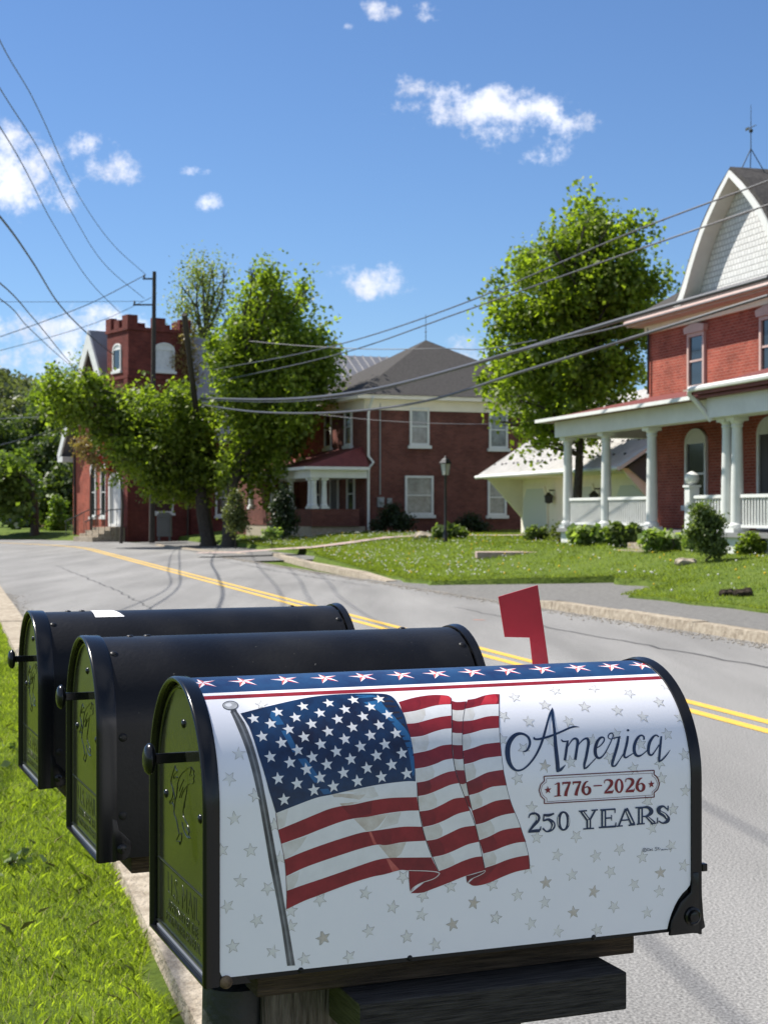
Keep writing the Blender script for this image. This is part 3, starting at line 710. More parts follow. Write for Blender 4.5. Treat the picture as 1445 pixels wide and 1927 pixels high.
    # aged wash on the white bands, next to the folds
    def wash(lines, i, f0, f1, m, tr):
        a, b = cr(lines[i], 6), cr(lines[i+1], 6)
        sub = lambda L: L[int(len(L)*f0):max(int(len(L)*f1), int(len(L)*f0)+2)]
        sa, sb = sub(a), sub(b); mid = lambda L1, L2, t: [((p[0]*(1-t)+q[0]*t), (p[1]*(1-t)+q[1]*t)) for p, q in zip(L1, L2)]
        k = min(len(sa), len(sb)); sa, sb = sa[:k], sb[:k]
        lo = mid(sa, sb, .04); hi = mid(sa, sb, .96); A.px(lo + [((lo[-1][0]+hi[-1][0])/2+18, (lo[-1][1]+hi[-1][1])/2)] + hi[::-1], m, tr); A.up(.000003)
    for i in (1,3,5,7,9,11): wash(Ml, i, .0, .42 if i % 4 else .3, 'print_beige', zb); wash(Rl, i, .02 if i < 8 else 0, .40 if i % 4 == 1 else .28, 'print_beige', zb)
    for i in (0,2,4,6,8,10,12):
        wash(Ml, i, 0, .35, 'print_dark_red', zb); wash(Rl, i, 0, .36, 'print_dark_red', zb)
    wash(Ml, 0, .6, .98, 'print_bright_red', zb); wash(Rl, 0, .55, .98, 'print_bright_red', zb)
    # left panel
    Ll = [[(80,297),(230,238),(400,175),(520,150),(700,110),(900,70),(1100,45),(1195,42)],[(98,430),(250,368),(400,305),(500,265),(600,240),(700,228),(850,195),(1000,175),(1205,168)],
          [(122,543),(300,480),(450,420),(600,365),(700,340),(820,325),(950,300),(1100,280),(1220,275)],[(148,668),(300,605),(450,550),(600,500),(750,455),(830,442),(950,425),(1100,405),(1250,405)],
          [(163,800),(300,735),(450,680),(600,630),(750,582),(880,550),(960,552),(1100,528),(1275,517)],[(165,918),(300,870),(450,820),(600,768),(750,715),(880,672),(980,655),(1100,652),(1320,650)],
          [(165,1065),(300,1000),(400,962),(550,905),(700,850),(850,805),(950,785),(1070,752),(1140,755),(1378,770)]]
    bands(Ll, ['print_off_white','print_red'], za)
    for q, m in (([(525,150),(700,112),(860,85),(760,180),(700,226),(605,238)], 'print_tan'), ([(700,342),(820,325),(980,300),(900,400),(850,436),(800,440)], 'print_tan'), ([(900,552),(960,552),(1120,528),(1080,620),(1040,652),(985,655)], 'print_tan'),
                 ([(700,112),(860,85),(900,160),(760,205),(700,226)], 'print_beige'), ([(980,300),(1080,286),(1050,380),(900,425)], 'print_beige'),
                 ([(82,297),(180,260),(150,400),(98,428)], 'print_beige'), ([(124,545),(330,480),(280,560),(200,640),(150,664)], 'print_beige'), ([(164,802),(270,762),(250,840),(220,895),(167,915)], 'print_beige')):
        A.px(q, m, za); A.up(.000004)
    for q in ([(600,242),(700,230),(850,198),(840,300),(700,338)], [(830,444),(950,428),(1010,425),(1000,540),(960,550),(885,548)], [(985,658),(1100,655),(1310,652),(1370,768),(1140,753),(1070,750)]):
        A.px(q, 'print_dark_red', za); A.up(.000004)
    for q in ([(820,446),(840,446),(885,546),(860,548)], [(960,662),(985,662),(1066,748),(1010,765)]):
        A.px(q, 'print_salmon', za); A.up(.000004)
    # curled hems
    A.px(cr([(1140,757),(1240,760),(1375,765),(1382,785),(1340,820),(1250,850),(1195,880),(1155,925),(1142,840)]) , 'print_dark_red', za); A.up()
    A.px([(1150,765),(1280,768),(1210,840),(1155,880)], 'print_red', za); A.up()
    A.ribbon([(1140,755,5),(1300,760,6),(1378,772,7),(1375,795,6),(1330,825,6),(1240,855,6),(1180,890,6),(1155,925,6)], 'print_beige', za)
    A.px(cr([(640,1680),(700,1665),(760,1650),(808,1632),(798,1655),(740,1685),(680,1712),(652,1745),(642,1715)]), 'print_maroon', zb); A.up()
    A.ribbon([(645,1680,4),(700,1666,5),(770,1645,5),(806,1634,5),(795,1655,5),(740,1685,5),(680,1712,5),(650,1745,4)], 'print_beige', zb)
    # fold lines
    for L in ([(205,858,5),(225,1110,6),(285,1370,6),(395,1640,6)], [(508,115,5),(516,300,5),(514,520,5),(545,755,6),(628,990,6),(720,1235,6),(780,1500,6),(806,1630,5)], [(640,150,5),(612,320,4),(608,560,4),(640,850,5),(692,1105,5)], [(933,82,4),(932,380,4),(968,745,4),(1025,1003,4),(1120,1250,4),(1190,1498,4),(1200,1620,4)]):
        A.ribbon(L, 'print_shadow', zb)
    for L in ([(80,297,4),(98,430,4),(148,668,4),(165,900,4),(165,1065,4)],): A.ribbon(L, 'print_maroon', za)
    # canton
    zc = Z(430,1280,3.3605)
    top = cr([(75,215),(250,170),(450,125),(600,102),(800,90),(950,90),(1010,98),(1050,125),(1085,180),(1110,230),(1130,300),(1150,370),(1165,450),(1175,550),(1180,640)])
    bot = [((500+x/4.25-430)*3.3605, (1460+y/4.25-1280)*3.3605) for x, y in cr(Ll[0])]
    A.px(top + bot[::-1][1:] + [(255,700),(190,480),(130,300)], 'print_flag_navy', zc); A.up()
    A.px([(270,200),(310,220),(420,410),(560,600),(650,715),(600,722),(520,620),(400,450),(330,320),(260,235)], 'print_blue_light', zc); A.up()
    A.px(cr([(800,100),(930,105),(985,170),(1060,250),(1130,330),(1160,420),(1172,560),(1160,600),(1130,440),(1060,310),(960,210),(860,150)]), 'print_blue_light', zc); A.up()
    A.px([(940,120),(1000,112),(1045,140),(1095,240),(1120,320),(1060,250),(985,170)], 'print_shadow', zc); A.up()
    z5b = Z(440,1300,7.225); z6b = Z(600,1290,7.225)
    st = [(z5b, [(268,388),(503,455),(595,300),(385,628),(648,712),(745,532),(838,372),(940,222),(495,903),(762,978),(865,812),(955,635),(1055,460),(1170,312),(1288,178),(600,1195),(858,1262),(985,1070),(1065,905),(1180,732),(1280,560),(1085,1350),(1170,1180),(1262,1005),(1390,830),(1410,395),(680,1478),(1350,1300)]),
          (z6b, [(470,208),(820,195),(355,335),(700,300),(600,430),(935,405),(455,575),(820,545),(350,735),(700,685),(1045,655),(565,835),(895,805),(780,955),(1125,925),(430,1005),(985,1080),(650,1125),(330,1190),(845,1245),(1190,1200),(520,1300)])]
    for z, L in st:
        for q in L:
            u, v = unproj(*z(q)); A.star(u, v, .0063, 4, 'print_off_white', inner=.42)
    A.up()
    A.px([(862-30,740),(850,760),(905,862),(885,850)], 'print_tan', z5b); A.px([(1140,1150),(1160,1140),(1205,1240),(1180,1235)], 'print_tan', z5b); A.up()
    # lettering
    zA = Z(940,1320,8.5); zM = Z(1050,1360,6.568); ink = 'print_ink'
    def st_(L, z, m=ink): A.ribbon(L, m, z); A.up(.000004)
    st_([(365,808,14),(420,790,30),(460,730,36),(475,660,38),(455,590,36),(400,540,34),(320,520,44),(240,545,60),(175,610,72),(130,700,78),(118,800,80),(125,900,76),(150,990,64),(195,1060,50),(260,1103,34),(340,1095,28),(420,1045,28),(500,960,30),(570,860,32),(640,720,36),(690,580,38),(730,440,36),(765,310,34),(800,200,36),(836,110,6)], zA)
    st_([(836,108,6),(836,200,42),(852,350,42),(872,520,48),(884,700,56),(903,880,62),(915,1000,62),(920,1080,60),(915,1132,34)], zA)
    st_([(905,1110,30),(955,1098,46),(1000,1060,30),(1042,1015,8)], zA)
    st_([(543,575,20),(545,602,30),(600,610,32),(700,590,34),(800,560,34),(900,522,32),(1010,475,32),(1110,430,30),(1190,412,26),(1268,418,4)], zA)
    st_([(978,608,10),(990,635,22),(1030,645,24),(1095,630,8)], zA)
    st_([(1078,635,30),(1062,740,40),(1047,850,40),(1032,945,42)], zA)
    st_([(1070,745,12),(1120,660,18),(1170,605,28),(1215,603,38),(1238,650,46),(1225,750,42),(1210,850,42),(1197,935,42)], zA)
    st_([(1235,720,12),(1290,650,18),(1350,602,26),(1395,605,38),(1410,670,44),(1393,780,44),(1370,900,44),(1345,1000,40),(1342,1075,26)], zA)
    st_([(306,565,24),(340,558,20),(390,510,14),(455,443,12)], zM)
    st_([(465,318,10),(520,280,14),(560,225,16),(555,190,18),(520,188,26),(480,230,34),(455,300,40),(450,370,40),(470,425,34),(510,437,24),(560,392,16),(600,325,14),(640,245,14),(662,195,12)], zM)
    st_([(662,196,12),(672,155,12),(650,132,14),(620,150,14),(610,185,12),(640,205,12),(690,192,14),(762,176,14)], zM)
    st_([(745,178,22),(730,260,32),(705,350,34),(680,430,34),(660,500,34),(662,545,20)], zM)
    st_([(658,538,20),(700,530,20),(750,460,12),(805,375,12)], zM)
    st_([(853,168,26),(845,230,30),(830,300,30),(812,370,30),(808,418,26),(830,432,20),(870,410,14),(925,376,10)], zM)
    A.px(ell(855,98,16,14,14), ink, zM); A.up()
    st_([(1052,215,22),(1048,175,20),(1015,160,20),(975,190,30),(940,260,36),(930,340,38),(950,398,34),(990,413,26),(1040,388,14),(1092,343,12)], zM)
    st_([(1235,178,16),(1200,158,18),(1160,185,28),(1120,250,36),(1105,330,36),(1115,388,30),(1148,400,22),(1190,350,14),(1238,275,12)], zM)
    st_([(1266,170,22),(1255,270,28),(1245,370,28),(1238,450,28),(1238,490,18)], zM)
    st_([(1234,484,18),(1280,455,20),(1330,400,16),(1376,338,5)], zM)
    zB = Z(1000,1440,5.78); red = 'print_maroon'
    fr = [(128,120),(720,88),(1325,55),(1322,98),(1360,130),(1382,200),(1362,262),(1322,298),(1325,345),(720,381),(130,415),(134,372),(95,335),(75,270),(92,208),(132,170),(128,120)]
    fi = [(155,145),(720,114),(1302,85),(1300,112),(1338,142),(1362,200),(1342,255),(1300,288),(1302,322),(720,360),(160,394),(158,360),(115,325),(95,268),(112,215),(155,182),(155,145)]
    for L, w_ in ((fr, 11), (fi, 4)):
        for a, b in zip(L[:-1], L[1:]):
            A.ribbon([(a[0], a[1], w_), (b[0], b[1], w_)], red, zB, smooth=False)
    A.up()
    def g(L, dx=0, dy=0, m='print_dark_red', z=zB): A.ribbon([(x+dx, y+dy, w_) for x, y, w_ in L], m, z); A.up(.000003)
    g([(287,186,26),(287,330,30)]); g([(240,336,11),(314,329,11)]); g([(243,210,6),(287,190,16)])
    for d in ((0,0),(113,-6)):
        g([(326,192,20),(418,187,24)], *d); g([(329,185,10),(332,216,6)], *d); g([(408,190,16),(388,240,26),(370,290,32),(362,334,36)], *d)
    six = [(607,172,8),(578,188,20),(556,230,28),(552,278,32),(572,310,22),(598,315,18),(622,292,30),(624,255,30),(600,232,14),(566,246,8)]
    g(six); g(six, 587, -36)
    g([(665,223,13),(757,218,13)])
    two = [(784,195,8),(790,165,10),(825,158,18),(858,172,32),(860,205,32),(830,248,22),(790,290,12)]
    for d in ((0,0),(230,-13)): g(two, *d); g([(782,300,14),(830,292,28),(874,290,28)], *d); g([(880,262,6),(874,290,12)], *d)
    cx, cy = 943, 223
    A.px(ell(cx, cy, 48, 78, 30), 'print_dark_red', zB); A.up(); A.px(ell(cx, cy, 19, 60, 24), 'print_white', zB); A.up()
    for (x, y) in ((170,268),(1293,205)):
        u, v = unproj(*zB((x, y))); A.star(u, v, .0041, 3, 'print_dark_red')
    A.up()
    zY = Z(980,1500,4.983)
    def y_(L, dx=0, dy=0): A.ribbon([(x+dx, y+dy, w_) for x, y, w_ in L], ink, zY); A.up(.000003)
    def hl(L): A.ribbon(L, 'print_grey', zY); A.up(.000002)
    y_([(66,195,8),(80,162,16),(120,152,24),(155,178,36),(150,218,34),(112,265,26),(70,318,18)]); y_([(62,326,16),(115,316,28),(170,312,30)]); y_([(182,272,8),(172,312,16)])
    y_([(208,166,22),(255,168,26),(304,152,14)]); y_([(210,160,12),(203,225,12)]); y_([(205,222,12),(250,208,24),(290,238,38),(296,275,38),(272,308,26),(232,320,14),(198,290,18)])
    A.px(ell(392,222,60,92,34), ink, zY); A.up(); A.px(ell(392,222,28,74,28), 'print_white', zY); A.up()
    y_([(535,131,13),(612,125,13)]); y_([(652,123,13),(714,117,13)]); y_([(562,130,36),(592,170,38),(625,215,38)]); y_([(690,120,16),(640,210,18)]); y_([(628,205,44),(628,292,44)]); y_([(576,297,13),(678,290,13)])
    y_([(768,118,46),(768,280,46)]); y_([(735,119,14),(876,110,16)]); y_([(874,106,13),(874,148,8)]); y_([(785,196,14),(842,192,14)]); y_([(842,165,8),(842,218,8)]); y_([(722,284,14),(880,272,20)]); y_([(883,235,8),(879,278,14)])
    y_([(972,108,16),(910,265,16)]); y_([(978,104,34),(1042,255,46)]); y_([(935,216,13),(1014,210,13)]); y_([(888,272,13),(946,267,13)]); y_([(1000,263,13),(1064,256,13)])
    y_([(1112,98,46),(1112,248,46)]); y_([(1064,98,13),(1130,93,13)]); y_([(1076,253,13),(1152,246,13)]); y_([(1125,96,14),(1180,94,26),(1212,122,38),(1208,150,34),(1170,176,16),(1130,180,13)]); y_([(1165,176,24),(1238,244,42)]); y_([(1212,250,13),(1262,241,12)])
    y_([(1368,130,10),(1372,78,10)]); y_([(1362,112,12),(1325,84,18),(1285,104,36),(1290,138,40),(1335,165,42),(1368,198,40),(1362,226,30),(1322,242,16),(1282,222,12)]); y_([(1272,190,10),(1272,246,10)])
    for L in ([(628,212,12),(628,282,12)],[(572,138,8),(622,205,10)],[(768,132,12),(768,268,12)],[(983,130,8),(1036,240,12)],[(1112,110,12),(1112,240,12)],[(1180,186,6),(1232,236,8)],[(120,160,5),(146,185,8),(140,215,7)],[(290,235,5),(297,262,9),(280,298,6)],[(1300,135,5),(1340,160,9),(1362,195,7)],[(344,180,4),(340,222,8),(346,265,4)],[(441,180,4),(444,222,8),(438,265,4)]): hl(L)
    # artist's signature, tiny
    zS = Z(1150,1550,7.225)
    A.ribbon([(440+25*math.cos(2*math.pi*i/14), 355+25*math.sin(2*math.pi*i/14), 6) for i in range(15)], ink, zS, smooth=False)
    for L in ([(450,347,5),(438,343,5),(432,355,5),(438,366,5),(450,363,5)],[(482,335,6),(480,368,6)],[(474,333,5),(505,338,6),(512,352,6),(502,364,5),(476,368,5)],[(516,358,4),(530,348,5),(522,345,5),(518,360,5),(534,360,4)],[(542,330,5),(541,360,5),(552,352,5),(548,362,4)],
              [(612,318,5),(590,318,6),(584,332,6),(605,340,6),(604,356,6),(575,362,5)],[(628,318,5),(622,358,5)],[(612,330,4),(645,325,4)],[(640,358,5),(645,340,5),(660,338,4)],[(682,345,5),(668,350,5),(672,360,5),(685,345,4),(688,358,4)],[(700,342,5),(698,358,5),(712,342,4),(722,342,5),(722,356,4)],[(728,356,4),(736,340,5),(750,354,4),(762,338,4),(790,345,5),(808,325,4)]):
        A.ribbon(L, ink, zS)
    # cut along the arch facets, trim to the sheet, wrap onto the box
    bm = A.bm
    def cut(co, no, clear=False):
        g = list(bm.verts)+list(bm.edges)+list(bm.faces); bmesh.ops.bisect_plane(bm, geom=g, dist=1e-7, plane_co=co, plane_no=no, clear_outer=clear)
    cut((U0, 0, 0), (-1, 0, 0), True); cut((U1, 0, 0), (1, 0, 0), True); cut((0, .0036, 0), (0, -1, 0), True)
    for v in VCUTS: cut((0, v, 0), (0, 1, 0))
    me = bpy.data.meshes.new('printed_cover'); nrm = []
    for vtx in bm.verts:
        u, v, z = vtx.co; y, zz, ny, nz = prof(v, .0008+z); vtx.co = (u, y, zz); nrm.append((0, ny, nz))
    bm.normal_update(); bm.to_mesh(me); bm.free()
    # make every face look outwards
    for a in ART: me.materials.append(paint(*a[:1], a[1], a[2], sc=a[3]))
    bm = bmesh.new(); bm.from_mesh(me)
    for f in bm.faces:
        c_ = f.calc_center_median(); _, _ = 0, 0
        o_ = Vector((0, c_.y, max(0, c_.z-BS))) if c_.z > BS else Vector((0, c_.y, 0))
        if f.normal.dot(o_) < 0: f.normal_flip()
    bm.to_mesh(me); bm.free()
    me.polygons.foreach_set('use_smooth', [True]*len(me.polygons))
    try: me.normals_split_custom_set_from_vertices(nrm)
    except Exception as e: print('normals', e)
    o = bpy.data.objects.new('printed_cover', me); COL.objects.link(o); o.parent = root
    o['label'] = 'white printed cover with a waving flag, pale stars and blue and red lettering'
    return o

box1 = make_mailbox(0, 'nearest mailbox, wrapped in a white cover printed with a flag and "America" lettering', .0116, plain=False)
build_cover(box1)
BL = .5285
box2 = make_mailbox(1, 'middle plain black mailbox, behind the flag-printed one', .021)
box3 = copy_tree(box2); box3['label'] = 'farthest plain black mailbox, with a small white sticker on top'
box3.location = (BOX[2][0], BOX[2][1], BZ+.0); 
def patch(root, u0, u1, v0, v1, m, name, off=.0006, n=8):
    mb = MB(); vs = [v0+(v1-v0)*i/n for i in range(n+1)]
    for a, b in zip(vs[:-1], vs[1:]):
        ya, za_, _, _ = prof(a, off); yb, zb_, _, _ = prof(b, off); mb.face([(u0, ya, za_), (u1+ (a-v0)*-.3, ya, za_), (u1+(b-v0)*-.3, yb, zb_), (u0, yb, zb_)])
    return mb.build(name, m, root, smooth=True)
M['sticker'] = mat('sticker', (.85,.85,.85), rough=.35, spec=.5)
ua, va = unproj(180,1162,2); ub, vb_ = unproj(236,1162.5,2)
patch(box3, ua, ub, va, BS+BR*math.pi/2+.012, M['sticker'], 'sticker')
BL = .519
# raised flag on the far side of the near box
fl = MB(); fy = BR+.006
fp = []
for (px, py) in ((938,1123),(1012,1101),(1032,1246),(1034,1290),(1006,1290),(1002,1246),(997,1200),(950,1199)):
    d = Vector(((px-722.5)/F, 1.0, -(py-963.5)/F)); o = Vector((-BOX[0][0], -BOX[0][1], CAMH-BZ))
    o = Vector((o.x*CA+o.y*SA, -o.x*SA+o.y*CA, o.z)); d = Vector((d.x*CA+d.y*SA, -d.x*SA+d.y*CA, d.z))
    t = (fy-o.y)/d.y; p = o+d*t; fp.append((p.x, p.z))
fl.prism(fp, 0, .0022, lambda a, d, c: (a, fy+d, c))
flo = fl.build('flag', M['flag_red'], box1, bevel=.0007)
mb = MB(); ux = (fp[3][0]+fp[4][0])/2; mb.lathe([(.009, 0), (.009, -.004), (.004, -.006)], (ux, fy-.001, fp[3][1]+.006), axis='y', n=16); mb.build('pivot', M['zinc'], flo)
mb = MB(); mb.box((BL+.006, -BR-.005, .060), (BL+.0125, -BR+.003, .068)); mb.build('latch', M['hood_black'], box1, bevel=.001)

# the stand
def wood(name, c1, c2, st, sc=14): return mat(name, c1, rough=.85, spec=.2, col2=c2, vscale=sc, stretch=st, bump=.6, bscale=sc*2, detail=8)
M['dark_wood'] = wood('dark_wood', (.014,.013,.012), (.085,.078,.070), (1.6, 26, 34))
M['grey_wood'] = wood('grey_wood', (.060,.048,.036), (.22,.19,.16), (18, 18, 1.5))
M['green_wood'] = wood('green_wood', (.055,.060,.018), (.13,.13,.05), (30, 2, 30))
M['board_wood'] = wood('board_wood', (.035,.025,.018), (.12,.085,.055), (1.2, 16, 22))
M['post_metal'] = mat('post_metal', (.022,.024,.024), rough=.55, spec=.4, var=.3, vscale=12, bump=.2)
stand = empty('mailbox_stand', (BOX[0][0], BOX[0][1], 0), AX); tag(stand, 'weathered timber stand under the three mailboxes, its beam end charcoal dark', 'mailbox stand')
def local(k, x, y):            # box k local -> stand local
    wx = BOX[k][0]+x*CA-y*SA-BOX[0][0]; wy = BOX[k][1]+x*SA+y*CA-BOX[0][1]
    return (wx*CA+wy*SA, -wx*SA+wy*CA)
for k in range(3):
    ox, oy = local(k, 0, 0)
    mb = MB(); mb.box((ox+(.055 if k == 0 else .045), oy-.086, BZ-.026), (ox+.462, oy+.086, BZ-.001)); mb.build('mounting_board', M['board_wood'], stand, bevel=.0015)
    px0 = ox+(.072 if k == 0 else .33)
    mb = MB(); mb.box((px0, oy-.045, -.3), (px0+.089, oy+.044, BZ-.028)); mb.build('post', M['grey_wood'], stand, bevel=.003)
def beam(name, a, b, end_mat=True):
    mb = MB(); mb.box(a, b); 
    o = mb.build(name, [M['dark_wood'], M['green_wood']], stand, bevel=.002)
    me = o.data
    for p in me.polygons:
        if abs(p.normal.x) > .9: p.material_index = 1 if p.center.x < (a[0]+b[0])/2 else 0
    return o
beam('crossbeam', (.14, -.135+.0, BZ-.0655), (.425, -.046, BZ-.0275))
for k in (1, 2):
    ox, oy = local(k, 0, 0); beam('crossbeam', (ox+.12, oy-.135, BZ-.0655), (ox+.425, oy-.046, BZ-.0275))
mb = MB(); x1, y1 = local(1, 0, 0); x2, y2 = local(2, 0, 0)
mb.box((.36, .048, BZ-.16), (.398, y2+.05, BZ-.068)); mb.build('rail', M['grey_wood'], stand, bevel=.002)
mb = MB(); mb.tube([(.030, -.015, -.3), (.035, -.018, .55), (.050, -.02, BZ-.03)], [.022, .023, .030], n=20); mb.build('steel_post', M['post_metal'], stand, smooth=True)
# ------------------------------------------------------------------ kerbs
kerb('kerb', [(8.9, 24.2), (8.95, 20), (8.95, 10), (8.95, 0), (8.95, -12)], .125, .24, 'long pale concrete kerb on the right, its low end just behind the raised red flag')
kerb('kerb', [(8.95, 31.5), (9.0, 34), (9.3, 40), (9.9, 46.5), (10.4, 50.5)], .13, .26, 'pale concrete kerb along the flower-dotted lawn, between the driveway mouth and the side street')
kerb('kerb', [(10.1, 52.5), (9.2, 58), (8.9, 64), (8.9, 69)], .07, .2, 'low worn kerb at the far side street, in front of the middle maple')
kerb('kerb', [(.62, 58), (.62, 40), (.62, 20), (.62, 10), (.62, 5), (.62, 0), (.62, -10)], .12, .32, 'broken tan concrete kerb on the left, between the near grass and the road')

# ------------------------------------------------------------------ building kit
M['brick_red'] = brick_mat('brick_red', (.35,.088,.056), (.25,.060,.040), (.38,.22,.17))
M['brick_brown'] = brick_mat('brick_brown', (.165,.062,.048), (.115,.044,.036), (.17,.10,.085))
M['brick_dark'] = brick_mat('brick_dark', (.17,.042,.032), (.115,.030,.025), (.14,.065,.055))
M['white_paint'] = mat('white_paint', (.66,.67,.64), rough=.6, spec=.3, var=.06, vscale=2.5)
M['cream_paint'] = mat('cream_paint', (.80,.74,.63), rough=.65, spec=.3, var=.05, vscale=2)
M['glass'] = mat('glass', (.018,.022,.025), rough=.08, spec=.8)
M['curtain'] = mat('curtain', (.20,.22,.21), rough=.2, spec=.7, var=.4, vscale=3)
M['shingle'] = mat('shingle', (.040,.038,.037), rough=.95, spec=.15, col2=(.085,.080,.076), vscale=16, bump=.5, bscale=40)
M['metal_roof'] = mat('metal_roof', (.20,.20,.21), rough=.45, spec=.5, metal=.3, var=.12, vscale=1.5)
M['tan_roof'] = mat('tan_roof', (.60,.58,.55), rough=.6, spec=.4, var=.12, vscale=2)
M['red_roof'] = mat('red_roof', (.15,.035,.030), rough=.6, spec=.4, var=.2, vscale=3)
M['stone'] = mat('stone', (.36,.31,.24), rough=.9, var=.2, vscale=12, bump=.4)
M['dark_metal'] = mat('dark_metal', (.015,.015,.016), rough=.5, spec=.5)
M['iron'] = mat('iron', (.05,.06,.055), rough=.6, spec=.4)
M['dark_siding'] = mat('dark_siding', (.085,.09,.10), rough=.8, var=.1)
M['lamp_glass'] = mat('lamp_glass', (.45,.45,.42), rough=.15, spec=.6)
M['door_dark'] = mat('door_dark', (.030,.022,.020), rough=.5, spec=.4)
M['door_white'] = mat('door_white', (.58,.58,.56), rough=.6)
M['dark_grey_wood'] = mat('dark_grey_wood', (.07,.07,.07), rough=.8)  # even dark grey for the porch ceiling and snow guards

def window(par, fr, a, c, wd, ht, frame=None, glass=None, arch=False, sill=True, sash=True, cap=False, depth=.07, fwd=.09, curtain=False, label=None):
    """sash window on a wall; a = centre, c = bottom"""
    frame = frame or M['white_paint']; glass = glass or (M['curtain'] if curtain else M['glass'])
    x0, x1 = a-wd/2, a+wd/2; z0, z1 = c, c+ht
    mb = MB(); B = lambda p0, p1, q0, q1, d0, d1: mb.prism([(p0, q0), (p1, q0), (p1, q1), (p0, q1)], d0, d1, fr)
    B(x0, x0+fwd, z0, z1, .0, depth); B(x1-fwd, x1, z0, z1, .0, depth); B(x0+fwd, x1-fwd, z0, z0+fwd, .0, depth)
    if arch:
        n = 12; r = wd/2; pts = [(a-r*math.cos(math.pi*i/n), z1+r*.62*math.sin(math.pi*i/n)) for i in range(n+1)]
        pin = [(a-(r-fwd)*math.cos(math.pi*i/n), z1+(r*.62-fwd)*math.sin(math.pi*i/n)) for i in range(n+1)]
        for i in range(n): mb.prism([pts[i], pts[i+1], pin[i+1], pin[i]], 0, depth, fr)
        B(x0+fwd, x1-fwd, z1-.03, z1+.03, 0, depth*.8)
    else: B(x0+fwd, x1-fwd, z1-fwd, z1, .0, depth)
    if sash:
        zm = z0+ht*.5; B(x0+fwd, x1-fwd, zm-.025, zm+.025, .0, depth*.7)
    f = mb.build('window', frame, par)
    if label: f['label'] = label
    mb = MB(); pp = [(x0+fwd*.5, z0+fwd*.5), (x1-fwd*.5, z0+fwd*.5), (x1-fwd*.5, z1-fwd*.3), (x0+fwd*.5, z1-fwd*.3)]
    mb.prism(pp, .004, .02, fr)
    mb.build('pane', glass, f)
    if arch:
        mb = MB(); mb.prism(pin[::-1] if False else pin, .004, .035, fr); mb.build('arch_panel', frame, f)
    if sill:
        mb = MB(); mb.prism([(x0-.08, z0-.13), (x1+.08, z0-.13), (x1+.08, z0-.003), (x0-.08, z0-.003)], 0, depth+.06, fr); mb.build('sill', M['stone'] if sill == 'stone' else frame, f)
    if cap:
        mb = MB(); mb.prism([(x0-.06, z1+.003), (x1+.06, z1+.003), (x1+.1, z1+.16), (a+.12, z1+.24), (a-.12, z1+.24), (x0-.1, z1+.16)], 0, depth+.05, fr); mb.build('hood', frame, f)
    return f
def box_part(par, name, a, b, m, bevel=0): mb = MB(); mb.box(a, b); return mb.build(name, m, par, bevel=bevel)
def column(par, x, y, z0, z1, r, m, name='column'):
    mb = MB(); mb.box((x-r*1.45, y-r*1.45, z0), (x+r*1.45, y+r*1.45, z0+.09))
    mb.lathe([(r*1.3, .09), (r*1.38, .13), (r*1.3, .17), (r*1.05, .2), (r*1.05, .26), (r*1.03, (z1-z0)*.35), (r*.84, z1-z0-.22), (r*.98, z1-z0-.2), (r*.98, z1-z0-.17), (r*.86, z1-z0-.15), (r*1.2, z1-z0-.085)], (x, y, z0), n=24)
    mb.box((x-r*1.35, y-r*1.35, z1-.085), (x+r*1.35, y+r*1.35, z1-.002))
    return mb.build(name, m, par, smooth=True, angle=40)
def railing(par, x0, x1, y, z0, z1, m, along='x', step=.12, name='railing', bottom=.1):
    fr = (lambda a, d, c: (a, y+d, c)) if along == 'x' else (lambda a, d, c: (y+d, a, c))
    mb = MB(); B = lambda p0, p1, q0, q1, d: mb.prism([(p0, q0), (p1, q0), (p1, q1), (p0, q1)], -d, d, fr)
    B(x0, x1, z1-.07, z1, .05); B(x0, x1, z0+bottom, z0+bottom+.06, .035)
    n = max(2, int(abs(x1-x0)/step))
    for i in range(n): 
        a = x0+(x1-x0)*(i+.5)/n; B(a-.02, a+.02, z0+bottom+.062, z1-.072, .02)
    return mb.build(name, m, par)
def pipe(par, pts, r, m, name='downspout'): mb = MB(); mb.tube(pts, r, n=8); return mb.build(name, m, par, smooth=True)

# ------------------------------------------------------------------ right house (gambrel gable, columned porch)
HB = .62
HROT = math.atan2(-.9622, .2723)
hx, hy = 8.6, 36.84
house = empty('brick_house', (hx, hy, HB), HROT); tag(house, 'red brick house on the right with a white shingled gambrel gable and a columned porch', 'house')
# local x: toward the camera along the front, local y: into the house, front wall at y = 0
X0, X1 = -5.18, 9.5; ZE = 6.06
mb = MB(); mb.box((X0, 0, -.6), (X1, 8.5, ZE)); mb.build('wall', M['brick_red'], house)
fw = frX(0)
# pent eave all round, boxed soffit and gutter
mb = MB()
ov = .44
mb.box((X0-ov, -ov, ZE-.14), (X1+ov, 8.5+ov, ZE+.02)); mb.build('soffit', mat('pink_trim', (.50,.37,.33), rough=.6, var=.08), house)
mb = MB(); mb.box((X0-.004, -.09, ZE-.36), (X1, -.002, ZE-.142)); mb.box((X0-.09, -.09, ZE-.36), (X0-.005, 8.5, ZE-.142)); mb.build('frieze', M['cream_paint'], house)
mb = MB(); mb.tube([(X0-ov, -ov-.05, ZE-.04), (X1+ov, -ov-.05, ZE-.04)], .065, n=8); mb.build('gutter', bpy.data.materials['pink_trim'], house, smooth=True)
